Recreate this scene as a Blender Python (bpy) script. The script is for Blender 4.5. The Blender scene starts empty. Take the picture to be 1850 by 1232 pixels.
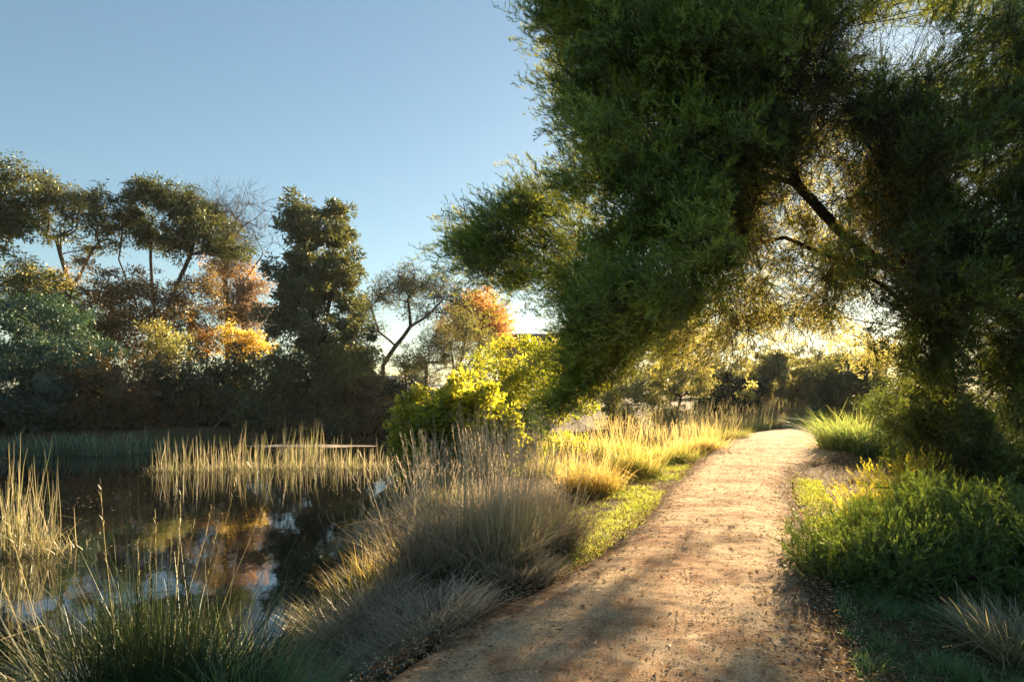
import bpy, math, random
import numpy as np
R = np.random.default_rng(7)
PI = math.pi
SC = bpy.context.scene
COL = SC.collection
EYE, HOR, FPX = 1.6, 690.0, 1233.0
SUN_AZ, SUN_EL = math.radians(25.6), math.radians(14.2)
SUN = np.array([math.sin(SUN_AZ)*math.cos(SUN_EL), math.cos(SUN_AZ)*math.cos(SUN_EL), math.sin(SUN_EL)])
WATER = -0.6

def P(px, py, d):                      # survey helper: bearing/elevation read off the photo at a chosen distance
    return np.array([(px-925)/FPX*d, d, EYE-(py-HOR)/FPX*d])
def G(px, d):                          # a spot on the ground
    x = (px-925)/FPX*d
    return np.array([x, d, float(ground_h(np.array([x]), np.array([d]))[0])])

# ------------------------------------------------------------------ helpers
def nrm(a): return a/np.maximum(np.linalg.norm(a, axis=-1, keepdims=True), 1e-9)
def rdir(n):
    v = R.normal(size=(n, 3)); return nrm(v)
def hash2(ix, iy, s):
    h = np.sin(ix*127.1+iy*311.7+s*74.7)*43758.5453
    return h-np.floor(h)
def vnoise(x, y, s=0):
    ix, iy = np.floor(x), np.floor(y); fx, fy = x-ix, y-iy
    fx = fx*fx*(3-2*fx); fy = fy*fy*(3-2*fy)
    a, b = hash2(ix, iy, s), hash2(ix+1, iy, s); c, d = hash2(ix, iy+1, s), hash2(ix+1, iy+1, s)
    return (a*(1-fx)+b*fx)*(1-fy)+(c*(1-fx)+d*fx)*fy
def fbm(x, y, s=0, o=4):
    r = 0; a = .5
    for i in range(o):
        r = r+a*vnoise(x*2**i, y*2**i, s+i*3); a *= .5
    return r

class MB:                              # collects quads / tris with two scalar attributes
    def __init__(s): s.v = []; s.f = []; s.a = []; s.n = 0; s.m = []
    def quads(s, V, A, mi=0):          # V (n,4,3), A (n,4) or (n,)
        n = len(V)
        if n == 0: return
        s.v.append(V.reshape(-1, 3))
        A = np.asarray(A, dtype=float)
        if A.ndim == 1: A = np.repeat(A[:, None], 4, 1)
        s.a.append(A.reshape(-1))
        s.f.append(np.arange(n*4).reshape(n, 4)+s.n); s.m.append(np.full(n, mi)); s.n += n*4
    def grid(s, V, A, mi=0, wrap=False):    # V (n, k, w, 3) strips of k rows by w points
        n, k, w, _ = V.shape
        s.v.append(V.reshape(-1, 3)); s.a.append(np.broadcast_to(A, (n, k, w)).reshape(-1))
        b = (np.arange(n)*k*w)[:, None, None]; i = (np.arange(k-1)*w)[None, :, None]
        jj = np.arange(w if wrap else w-1); j = jj[None, None, :]; j2 = ((jj+1) % w)[None, None, :]
        q = np.stack([b+i+j, b+i+j2, b+i+w+j2, b+i+w+j], -1).reshape(-1, 4)
        s.f.append(q+s.n); s.m.append(np.full(len(q), mi)); s.n += n*k*w
    def build(s, name, mats, parent=None, smooth=False, loc=None):
        me = bpy.data.meshes.new(name)
        V = np.concatenate(s.v).astype(np.float32); F = np.concatenate(s.f).astype(np.int32); A = np.concatenate(s.a).astype(np.float32)
        if loc is not None: V = V-np.asarray(loc, dtype=np.float32)
        me.vertices.add(len(V)); me.vertices.foreach_set('co', V.ravel())
        me.loops.add(F.size); me.loops.foreach_set('vertex_index', F.ravel())
        me.polygons.add(len(F)); me.polygons.foreach_set('loop_start', np.arange(0, F.size, 4, dtype=np.int32))
        me.polygons.foreach_set('material_index', np.concatenate(s.m).astype(np.int32))
        me.polygons.foreach_set('use_smooth', np.full(len(F), smooth))
        at = me.attributes.new('v', 'FLOAT', 'POINT'); at.data.foreach_set('value', A)
        if not isinstance(mats, (list, tuple)): mats = [mats]
        for m in mats: me.materials.append(m)
        me.update(calc_edges=True)
        o = bpy.data.objects.new(name, me); COL.objects.link(o)
        if parent is not None: o.parent = parent
        if loc is not None and parent is None: o.location = loc
        return o

def tag(o, label=None, cat=None, group=None, kind=None):
    if label: o['label'] = label
    if cat: o['category'] = cat
    if group: o['group'] = group
    if kind: o['kind'] = kind
    return o
def empty(name, loc, label, cat, group=None):
    o = bpy.data.objects.new(name, None); COL.objects.link(o); o.location = [float(c) for c in loc]
    o.empty_display_size = .3
    return tag(o, label, cat, group)

# ------------------------------------------------------------------ materials
def lin(c): return tuple((x/255/12.92 if x/255 <= .04045 else ((x/255+.055)/1.055)**2.4) for x in c)
def newmat(name):
    m = bpy.data.materials.new(name); m.use_nodes = True
    nt = m.node_tree; nt.nodes.clear()
    out = nt.nodes.new('ShaderNodeOutputMaterial')
    return m, nt, out
def ramp(nt, stops, fac, interp='LINEAR'):
    r = nt.nodes.new('ShaderNodeValToRGB'); r.color_ramp.interpolation = interp
    e = r.color_ramp.elements
    while len(e) < len(stops): e.new(.5)
    for i, (p, c) in enumerate(stops):
        e[i].position = p; e[i].color = (*c, 1)
    nt.links.new(fac, r.inputs['Fac']); return r.outputs['Color']
def noise(nt, scale, detail=4, rough=.6, vec=None, dist=0):
    n = nt.nodes.new('ShaderNodeTexNoise'); n.inputs['Scale'].default_value = scale
    n.inputs['Detail'].default_value = detail; n.inputs['Roughness'].default_value = rough
    n.inputs['Distortion'].default_value = dist
    if vec is not None: nt.links.new(vec, n.inputs['Vector'])
    return n.outputs['Fac']
def objco(nt, scale=None):
    t = nt.nodes.new('ShaderNodeTexCoord')
    if scale is None: return t.outputs['Object']
    m = nt.nodes.new('ShaderNodeMapping'); m.inputs['Scale'].default_value = scale
    nt.links.new(t.outputs['Object'], m.inputs['Vector']); return m.outputs['Vector']
def math_(nt, op, a, b=None, clamp=False):
    n = nt.nodes.new('ShaderNodeMath'); n.operation = op; n.use_clamp = clamp
    for i, x in enumerate((a, b)):
        if x is None: continue
        if isinstance(x, (int, float)): n.inputs[i].default_value = x
        else: nt.links.new(x, n.inputs[i])
    return n.outputs[0]
def mixc(nt, f, a, b):
    n = nt.nodes.new('ShaderNodeMix'); n.data_type = 'RGBA'
    for s, x in (('Factor', f), ('A', a), ('B', b)):
        i = [q for q in n.inputs if q.name == s and (q.type == 'VALUE' if s == 'Factor' else q.type == 'RGBA')][0]
        if isinstance(x, (int, float)): i.default_value = x
        elif isinstance(x, tuple): i.default_value = (*x, 1)
        else: nt.links.new(x, i)
    return [q for q in n.outputs if q.type == 'RGBA'][0]
def bump(nt, h, strength, dist):
    b = nt.nodes.new('ShaderNodeBump'); b.inputs['Strength'].default_value = strength; b.inputs['Distance'].default_value = dist
    nt.links.new(h, b.inputs['Height']); return b.outputs['Normal']

def leafmat(name, stops, trans=.45, tcol=None, gloss=.08, rough=.45, patch=0.0):
    """thin leaf: diffuse + light passing through + a little sheen; stops over the per-leaf value v"""
    m, nt, out = newmat(name)
    a = nt.nodes.new('ShaderNodeAttribute'); a.attribute_name = 'v'
    c = ramp(nt, stops, a.outputs['Fac'])
    if tcol is None: tcol = [(p, (min(1, k[0]*3.4), min(1, k[1]*2.9), k[2]*.9)) for p, k in stops]
    tc = ramp(nt, tcol, a.outputs['Fac'])
    d = nt.nodes.new('ShaderNodeBsdfDiffuse'); nt.links.new(c, d.inputs['Color'])
    t = nt.nodes.new('ShaderNodeBsdfTranslucent'); nt.links.new(tc, t.inputs['Color'])
    mx = nt.nodes.new('ShaderNodeMixShader'); mx.inputs[0].default_value = trans
    nt.links.new(d.outputs[0], mx.inputs[1]); nt.links.new(t.outputs[0], mx.inputs[2])
    g = nt.nodes.new('ShaderNodeBsdfGlossy'); g.inputs['Roughness'].default_value = rough; g.inputs['Color'].default_value = (.8, .85, .8, 1)
    m2 = nt.nodes.new('ShaderNodeMixShader'); m2.inputs[0].default_value = gloss
    nt.links.new(mx.outputs[0], m2.inputs[1]); nt.links.new(g.outputs[0], m2.inputs[2])
    nt.links.new(m2.outputs[0], out.inputs['Surface'])
    return m
def barkmat(name, c1, c2, scale=(14, 14, 3)):
    m, nt, out = newmat(name)
    p = nt.nodes.new('ShaderNodeBsdfPrincipled'); p.inputs['Roughness'].default_value = .9
    p.inputs['Specular IOR Level'].default_value = .2
    f = noise(nt, 1.0, 6, .65, objco(nt, scale), .4)
    nt.links.new(ramp(nt, [(.3, c1), (.7, c2)], f), p.inputs['Base Color'])
    nt.links.new(bump(nt, f, .8, .03), p.inputs['Normal'])
    nt.links.new(p.outputs[0], out.inputs['Surface']); return m
def plain(name, c, rough=.6, c2=None, scale=8):
    m, nt, out = newmat(name)
    p = nt.nodes.new('ShaderNodeBsdfPrincipled'); p.inputs['Roughness'].default_value = rough
    f = noise(nt, scale, 5, .6, objco(nt))
    nt.links.new(ramp(nt, [(.3, c), (.7, c2 or tuple(x*.8 for x in c))], f), p.inputs['Base Color'])
    nt.links.new(p.outputs[0], out.inputs['Surface']); return m

M = {}
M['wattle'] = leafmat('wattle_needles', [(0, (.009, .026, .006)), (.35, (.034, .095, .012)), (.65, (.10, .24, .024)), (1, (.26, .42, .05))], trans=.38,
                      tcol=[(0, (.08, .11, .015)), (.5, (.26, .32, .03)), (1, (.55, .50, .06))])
M['golden'] = leafmat('painted_sunglow_leaves', [(0, (.08, .11, .025)), (1, (.19, .20, .055))], trans=.62,  # sun flare and glow put into the gold of the leaves
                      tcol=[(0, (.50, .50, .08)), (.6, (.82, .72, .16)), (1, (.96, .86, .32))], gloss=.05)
M['shrub_green'] = leafmat('shrub_needles', [(0, (.035, .085, .016)), (.6, (.075, .175, .024)), (1, (.19, .29, .045))], trans=.42,
                      tcol=[(0, (.07, .14, .02)), (1, (.32, .40, .04))])
M['bright_bush'] = leafmat('bright_bush_leaves', [(0, (.030, .065, .012)), (.5, (.075, .120, .018)), (1, (.17, .18, .022))], trans=.6,
                      tcol=[(0, (.30, .38, .02)), (.5, (.62, .60, .03)), (1, (.98, .84, .07))], gloss=.06)
M['gum'] = leafmat('gum_leaves', [(0, (.022, .048, .022)), (.6, (.045, .078, .032)), (1, (.11, .12, .04))], trans=.22,
                   tcol=[(0, (.12, .17, .04)), (1, (.34, .32, .07))], gloss=.05)
M['dark_tree'] = leafmat('dark_tree_leaves', [(0, (.024, .050, .026)), (.7, (.040, .075, .034)), (1, (.09, .11, .03))], trans=.2,
                   tcol=[(0, (.16, .20, .05)), (1, (.42, .40, .08))])
M['bluegreen'] = leafmat('bluegreen_leaves', [(0, (.030, .080, .075)), (.6, (.058, .125, .105)), (1, (.10, .17, .12))], trans=.1, gloss=.05)
M['brown_shrub'] = leafmat('brown_shrub_leaves', [(0, (.026, .028, .014)), (.5, (.050, .048, .020)), (1, (.14, .095, .035))], trans=.28,
                   tcol=[(0, (.28, .20, .07)), (1, (.72, .48, .16))])
M['under'] = leafmat('understorey_leaves', [(0, (.016, .028, .018)), (.6, (.030, .046, .024)), (1, (.065, .070, .028))], trans=.15)
M['olive'] = leafmat('olive_leaves', [(0, (.06, .075, .02)), (1, (.15, .16, .03))], trans=.5, tcol=[(0, (.28, .30, .06)), (1, (.58, .50, .12))])
M['yellow'] = leafmat('yellow_leaves', [(0, (.30, .19, .02)), (1, (.42, .30, .04))], trans=.6, tcol=[(0, (.78, .50, .06)), (1, (.92, .70, .12))])
M['orange'] = leafmat('orange_leaves', [(0, (.22, .09, .02)), (.5, (.32, .15, .03)), (1, (.36, .21, .04))], trans=.6, tcol=[(0, (.68, .29, .06)), (1, (.82, .50, .12))])
M['pinkbrown'] = leafmat('pinkbrown_leaves', [(0, (.11, .075, .05)), (1, (.17, .12, .08))], trans=.35, tcol=[(0, (.40, .26, .15)), (1, (.55, .38, .22))])
M['greybush'] = leafmat('grey_bush_leaves', [(0, (.085, .10, .065)), (1, (.20, .21, .13))], trans=.35)
M['bark'] = barkmat('dark_bark', (.018, .013, .010), (.050, .038, .028))
M['greybark'] = barkmat('grey_bark', (.05, .04, .032), (.13, .105, .085))
M['palebark'] = barkmat('pale_bark', (.09, .07, .055), (.22, .17, .13))
M['twig'] = barkmat('red_twigs', (.06, .035, .025), (.12, .075, .05))
G0 = lambda name, a, b, c, tr=.45, tc=None: leafmat(name, [(0, a), (.5, b), (1, c)], trans=tr, gloss=.07, tcol=tc)
M['straw'] = G0('straw_blades', (.11, .085, .055), (.34, .265, .17), (.66, .53, .36), .4, [(0, (.28, .22, .13)), (1, (.72, .60, .42))])
M['strawgreen'] = G0('straw_green_blades', (.05, .07, .03), (.16, .16, .08), (.50, .42, .27), .4, [(0, (.18, .22, .07)), (1, (.65, .55, .25))])
M['rush'] = G0('dark_rush_blades', (.016, .036, .016), (.032, .060, .022), (.12, .10, .045), .25, [(0, (.04, .08, .02)), (.6, (.10, .15, .03)), (1, (.30, .24, .08))])
M['golden_grass'] = G0('golden_grass_blades', (.11, .10, .03), (.26, .19, .05), (.42, .32, .13), .55, [(0, (.42, .36, .06)), (.5, (.85, .60, .12)), (1, (1, .80, .36))])
M['green_grass'] = G0('green_grass_blades', (.045, .13, .045), (.10, .24, .08), (.22, .34, .12), .45, [(0, (.14, .32, .06)), (1, (.55, .62, .14))])
M['green_gold'] = G0('green_gold_blades', (.045, .08, .02), (.10, .15, .035), (.24, .24, .07), .5, [(0, (.16, .26, .04)), (.5, (.42, .46, .07)), (1, (.85, .72, .2))])
M['moss'] = G0('verge_grass_blades', (.08, .12, .02), (.15, .19, .025), (.27, .27, .04), .6, [(0, (.36, .46, .04)), (1, (.74, .76, .12))])
M['reed'] = G0('reed_stems', (.09, .12, .035), (.25, .22, .11), (.52, .42, .28), .3, [(0, (.28, .30, .07)), (1, (.80, .66, .40))])
M['sedge_blue'] = G0('blue_sedge_blades', (.02, .05, .04), (.07, .14, .11), (.16, .24, .17), .25)
M['strap'] = G0('strap_leaves', (.035, .085, .025), (.065, .13, .035), (.18, .22, .07), .45, [(0, (.16, .36, .05)), (1, (.75, .78, .18))])

# ------------------------------------------------------------------ terrain
POND = np.array([(-80, -6), (-3.0, -6), (-1.3, 0), (-1.25, 3.6), (-1.55, 5), (-1.75, 6.5), (-2.05, 8), (-2.5, 11), (-2.8, 14), (-2.4, 18), (-1.2, 22), (.6, 26), (.8, 29),
                 (-3, 30.5), (-7, 29.5), (-9.5, 26), (-11, 22.5), (-15, 20.6), (-22, 20), (-80, 22)], float)
def sdist(px, py, poly):               # signed distance, negative inside
    d = np.full(px.shape, 1e9); ins = np.zeros(px.shape, bool); n = len(poly)
    for i in range(n):
        a, b = poly[i], poly[(i+1) % n]; e = b-a
        wx, wy = px-a[0], py-a[1]
        t = np.clip((wx*e[0]+wy*e[1])/(e@e), 0, 1)
        d = np.minimum(d, np.hypot(wx-e[0]*t, wy-e[1]*t))
        c = ((a[1] > py) != (b[1] > py)) & (px < (b[0]-a[0])*(py-a[1])/(b[1]-a[1]+1e-12)+a[0])
        ins ^= c
    return np.where(ins, -d, d)
PL = np.array([(-3.2, -4), (-2.0, 0), (-.95, 3.6), (.55, 6.1), (1.45, 8.0), (2.95, 12.0), (4.5, 16), (6.0, 19.7), (8.5, 23), (11.5, 25.2), (16, 27), (24, 28.5)], float)
PR = np.array([(-.6, -4), (.55, 0), (1.85, 3.6), (2.95, 6.5), (3.55, 8.2), (5.15, 12.3), (7.3, 14.6), (9.3, 17.2), (11.0, 19.6), (13.2, 22), (17, 23.6), (25, 25)], float)
PATH = np.concatenate([PL, PR[::-1]])
def sm(x): x = np.clip(x, 0, 1); return x*x*(3-2*x)
def ground_h(x, y):
    x = np.asarray(x, float); y = np.asarray(y, float)
    s = sdist(x, y, POND)
    sw = s+(fbm(x*1.3, y*1.3, 5)-.47)*.5
    h = np.where(sw < 0, WATER-.05-.5*sm(-sw/1.5), WATER-.05+(.60)*sm((sw)/1.15))
    sp = sdist(x, y, PATH)
    off = np.clip(sp/1.2, 0, 1)
    h = h+off*((fbm(x*.8, y*.8, 2)-.45)*.22+(fbm(x*4, y*4, 9)-.45)*.05)*np.clip(s/1.0, 0, 1)
    h = h-.05*np.clip(sp/.5, 0, 1)*np.clip(s, 0, 1)
    # the ground to the right of the path falls away slightly
    return h-.1*sm((sp-.5)/4)*(x > 3)*np.clip(s/5, 0, 1)
def sheet(xs, ys, hf, name, mat):
    X, Y = np.meshgrid(xs, ys); Z = hf(X, Y)
    mb = MB(); mb.grid(np.stack([X, Y, Z], -1)[None], np.zeros((1, len(ys), len(xs))))
    return mb.build(name, mat, smooth=True)
def spaced(lo, hi, fine_lo, fine_hi, step, grow=1.18):
    c = list(np.arange(fine_lo, fine_hi, step)); a = step; x = fine_lo; left = []
    while x > lo: a *= grow; x -= a; left.append(max(x, lo))
    a = step; x = c[-1]; right = []
    while x < hi: a *= grow; x += a; right.append(min(x, hi))
    return np.array(left[::-1]+c+right)

def groundmat():
    m, nt, out = newmat('ground_soil')
    p = nt.nodes.new('ShaderNodeBsdfPrincipled'); p.inputs['Roughness'].default_value = .95; p.inputs['Specular IOR Level'].default_value = .15
    co = objco(nt)
    f = noise(nt, .9, 5, .6, co); g = noise(nt, 22, 6, .75, co); k = noise(nt, 90, 3, .7, co)
    c = ramp(nt, [(.35, (.055, .038, .022)), (.5, (.12, .080, .045)), (.68, (.20, .14, .08))], g)
    c2 = ramp(nt, [(.35, (.045, .05, .02)), (.7, (.10, .10, .04))], g)
    c = mixc(nt, ramp(nt, [(.42, (0, 0, 0)), (.6, (1, 1, 1))], f), c, c2)
    nt.links.new(c, p.inputs['Base Color'])
    nt.links.new(bump(nt, math_(nt, 'ADD', g, math_(nt, 'MULTIPLY', k, .5)), .9, .03), p.inputs['Normal'])
    nt.links.new(p.outputs[0], out.inputs['Surface']); return m
def pathmat():
    m, nt, out = newmat('path_gravel')
    p = nt.nodes.new('ShaderNodeBsdfPrincipled'); p.inputs['Roughness'].default_value = .95; p.inputs['Specular IOR Level'].default_value = .08
    co = objco(nt)
    big = noise(nt, 1.1, 4, .6, co, .6); mid = noise(nt, 7, 5, .7, co); fine = noise(nt, 70, 4, .75, co); fine2 = noise(nt, 190, 2, .7, co)
    base = ramp(nt, [(.32, (.34, .17, .09)), (.43, (.50, .30, .16)), (.53, (.71, .53, .33)), (.8, (.82, .67, .46))], big)
    base2 = ramp(nt, [(.30, (.30, .15, .075)), (.47, (.58, .40, .24)), (.66, (.84, .70, .50))], mid)
    c = mixc(nt, .38, base, base2)
    gr = ramp(nt, [(.32, (.16, .12, .10)), (.46, (.80, .76, .72)), (.64, (1.3, 1.3, 1.3))], fine)
    n = nt.nodes.new('ShaderNodeMix'); n.data_type = 'RGBA'; n.blend_type = 'MULTIPLY'
    ci = [q for q in n.inputs if q.type == 'RGBA']; n.inputs[0].default_value = .85
    nt.links.new(c, ci[0]); nt.links.new(gr, ci[1])
    c = [q for q in n.outputs if q.type == 'RGBA'][0]
    # worn dark edges of soil and fallen needles, from the per-vertex edge value
    a = nt.nodes.new('ShaderNodeAttribute'); a.attribute_name = 'v'
    e = math_(nt, 'ADD', a.outputs['Fac'], math_(nt, 'MULTIPLY', math_(nt, 'SUBTRACT', mid, .5), 1.3))
    ef = ramp(nt, [(.25, (1, 1, 1)), (.75, (0, 0, 0))], e)
    soil = ramp(nt, [(.35, (.06, .036, .02)), (.6, (.20, .125, .07))], fine)
    c = mixc(nt, ef, c, soil)
    nt.links.new(c, p.inputs['Base Color'])
    h = math_(nt, 'ADD', math_(nt, 'MULTIPLY', fine, 1.0), math_(nt, 'MULTIPLY', fine2, .5))
    h = math_(nt, 'ADD', h, math_(nt, 'MULTIPLY', mid, 1.2))
    nt.links.new(bump(nt, h, .95, .03), p.inputs['Normal'])
    nt.links.new(p.outputs[0], out.inputs['Surface']); return m
def watermat():
    m, nt, out = newmat('pond_water')
    p = nt.nodes.new('ShaderNodeBsdfPrincipled')
    p.inputs['Base Color'].default_value = (.009, .010, .008, 1); p.inputs['Roughness'].default_value = .03
    p.inputs['IOR'].default_value = 2.4; p.inputs['Specular IOR Level'].default_value = .8
    co = objco(nt, (1, .6, 1))
    f = noise(nt, 5, 3, .5, co); g = noise(nt, 1.1, 2, .5, co)
    nt.links.new(bump(nt, math_(nt, 'ADD', f, math_(nt, 'MULTIPLY', g, 2)), .12, .012), p.inputs['Normal'])
    nt.links.new(p.outputs[0], out.inputs['Surface']); return m

gxs = spaced(-170, 170, -4.5, 7.5, .09); gys = spaced(-18, 170, -.5, 14, .09, 1.09)
o = sheet(gxs, gys, ground_h, 'ground', groundmat()); tag(o, kind='structure')
# path: a sheet draped a few mm above the ground with worn uneven edges and footprints
U = np.linspace(0, 1, 70)
tt = np.concatenate([np.linspace(0, 7, 1200)[:-1], np.linspace(7, len(PL)-1, 160)])
def along(Pp, t):
    i = np.clip(t.astype(int), 0, len(Pp)-2); f = t-i
    p0 = Pp[np.clip(i-1, 0, len(Pp)-1)]; p1 = Pp[i]; p2 = Pp[i+1]; p3 = Pp[np.clip(i+2, 0, len(Pp)-1)]; f = f[:, None]
    return .5*((2*p1)+(-p0+p2)*f+(2*p0-5*p1+4*p2-p3)*f**2+(-p0+3*p1-3*p2+p3)*f**3)
L_, R_ = along(PL, tt), along(PR, tt)
el = (fbm(tt*5, tt*0, 3)-.45)*.07; er = (fbm(tt*5, tt*0+4, 8)-.45)*.07
uu = (0-el)[:, None]*(1-U)[None]+(1+er)[:, None]*U[None]
XY = L_[:, None]*(1-uu[..., None])+R_[:, None]*uu[..., None]
X, Y = XY[..., 0], XY[..., 1]
edge = np.minimum(U, 1-U)[None]*np.ones_like(X)
Z = ground_h(X, Y)*sm(1-edge*8)+.012*sm(edge*14)+.05*sm(edge*3.2)+(fbm(X*5, Y*5, 4)-.47)*.035*sm(edge*10)+(fbm(X*18, Y*18, 6)-.47)*.012*sm(edge*10)-.02*(1-sm(edge*20))
Z = np.maximum(Z, ground_h(X, Y)+.004*(edge > .02))
mb = MB(); mb.grid(np.stack([X, Y, Z], -1)[None], np.clip(edge*3.6, 0, 1)[None])
tag(mb.build('path', pathmat(), smooth=True), kind='structure')
def path_z(x, y): return .045
mb = MB(); wx = np.array([-170., -40, -10, 3]); wy = np.array([-17., 0, 15, 33])
Xw, Yw = np.meshgrid(wx, wy); mb.grid(np.stack([Xw, Yw, np.full_like(Xw, WATER)], -1)[None], 0.0)
tag(mb.build('pond_water', watermat()), kind='structure')

# ------------------------------------------------------------------ grass-like plants
def blades(mb, root, H, lean, droop, az, width, v, seg=6, mi=0, tipv=.0, kink=0):
    """curved tapering blades; every argument an array over blades"""
    n = len(root); t = np.linspace(0, 1, seg+1)
    dh = np.stack([np.cos(az), np.sin(az), np.zeros(n)], -1)
    out = (lean[:, None]*t+droop[:, None]*t**2.2)
    up = np.sqrt(np.clip(1-(lean*.6)**2, .1, 1))[:, None]*t-(droop[:, None]*.55)*t**2.6
    C = root[:, None]+(H[:, None]*out)[..., None]*dh[:, None]+(H[:, None]*up)[..., None]*np.array([0, 0, 1.])
    kk = (R.random(n) < .10) & (H > .2); kt = R.uniform(.35, .8, n)
    over = np.clip(t[None]-kt[:, None], 0, 1)*kk[:, None]*H[:, None]
    C = C+over[..., None]*(dh[:, None]*.7+np.array([0, 0, -1.25]))
    wob = R.normal(size=(n, 1))*.03*H[:, None]*np.sin(t*PI*1.5)[None]
    side0 = np.stack([-np.sin(az), np.cos(az), np.zeros(n)], -1)
    C = C+wob[..., None]*side0[:, None]
    fa = az+R.uniform(-1.3, 1.3, n)+PI/2
    side = np.stack([np.cos(fa), np.sin(fa), np.zeros(n)], -1)
    w = width[:, None]*np.clip((1-t**1.6)*.9+.12, .05, 1)
    V = np.stack([C-side[:, None]*w[..., None]/2, C+side[:, None]*w[..., None]/2], 2)
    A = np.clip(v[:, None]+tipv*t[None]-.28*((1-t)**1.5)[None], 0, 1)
    mb.grid(V, np.repeat(A[..., None], 2, 2), mi)
    return C
def tussock(name, label, cat, at, H, n, r, mat, lean=(.05, .5), droop=(.0, .5), width=.006, v=(0, 1), group=None, tipv=.15, heads=0, seg=6, squash=1.0, aim=None, thatch=0, thatchmat=None, litter=True):
    mb = MB(); at = np.asarray(at, float)
    nt_ = max(5, int(9+r*14)); tr = r*np.sqrt(R.random(nt_))*.95; ta = R.uniform(0, 2*PI, nt_); th = R.uniform(.5, 1.05, nt_)*(1-.3*tr/r); tv = R.normal(size=nt_)*.17
    tlean = R.normal(size=nt_)*.14; ti = R.integers(0, nt_, n); tsz = R.uniform(.14, .34, nt_)*r
    q = R.normal(size=(n, 2))*tsz[ti][:, None]
    ox, oy = (tr*np.cos(ta))[ti]+q[:, 0], ((tr*np.sin(ta))[ti]+q[:, 1])*squash
    rr = np.minimum(np.hypot(ox, oy), r*1.3); a = np.arctan2(oy, ox)
    root = np.stack([at[0]+ox, at[1]+oy, np.zeros(n)], -1)
    root[:, 2] = np.maximum(ground_h(root[:, 0], root[:, 1]), WATER-.05)-.02
    la = np.arctan2(q[:, 1], q[:, 0])
    az = np.where(R.random(n) < .5, a, la)+R.normal(size=n)*.5
    az = np.where(R.random(n) < .2, R.uniform(0, 2*PI, n), az)
    if aim is not None: az = np.where(R.random(n) < .4, aim+R.normal(size=n)*.7, az)
    le = np.clip(np.abs(R.normal(size=n))*(lean[1]-lean[0])*.5+lean[0]+tlean[ti]+.25*lean[1]*rr/r, 0, .95); dr = R.uniform(0, 1, n)**2*(droop[1]-droop[0])+droop[0]
    Hh = H*(.3+.7*R.random(n)**.8)*th[ti]*np.where(R.random(n) < .05, 1.3, 1)
    vv = np.clip(R.uniform(*v, n)+tv[ti]+R.normal(size=n)*.08, 0, 1)
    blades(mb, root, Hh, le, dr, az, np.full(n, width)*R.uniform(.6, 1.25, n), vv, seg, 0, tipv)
    if thatch:      # dead bent blades lying around the base
        k = thatch; a2 = R.uniform(0, 2*PI, k); r2 = r*R.uniform(.3, 1.15, k)
        rt = np.stack([at[0]+r2*np.cos(a2), at[1]+r2*np.sin(a2)*squash, np.zeros(k)], -1)
        rt[:, 2] = np.maximum(ground_h(rt[:, 0], rt[:, 1]), WATER-.02)+R.uniform(0, .12, k)
        blades(mb, rt, H*R.uniform(.2, .55, k), R.uniform(.5, .95, k), R.uniform(.1, .6, k), a2+R.normal(size=k)*.9, np.full(k, width*.9), R.uniform(.35, 1, k), 5, 1 if thatchmat else 0)
    if heads:
        i = R.choice(n, heads, replace=False)
        ht = H*(R.uniform(.72, .98, heads) if H > 1.5 else R.uniform(.95, 1.25, heads))
        C = blades(mb, root[i], ht, le[i]*.55, dr[i]*.25, az[i], np.full(heads, width*.7), np.full(heads, .9), 7, 1 if thatchmat else 0)
        for j in (0, 1):      # the seed head: short bristles along the last third
            for q in range(7):
                f = q/7; p = C[:, 5]*(1-f)+C[:, 6]*f if j == 0 else C[:, 6]*(1-f)+C[:, 7]*f
                dd = nrm(nrm(C[:, 7]-C[:, 5])+rdir(heads)*.45)
                l = .035; wv = nrm(np.cross(dd, rdir(heads)))*.0022
                mb.quads(np.stack([p-wv, p+wv, p+dd*l+wv*.3, p+dd*l-wv*.3], 1), R.uniform(.7, 1, heads), 1 if thatchmat else 0)
    mats = [mat]+([thatchmat] if thatchmat else [])
    o = mb.build(name, mats, loc=at); return tag(o, label, cat, group)

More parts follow.
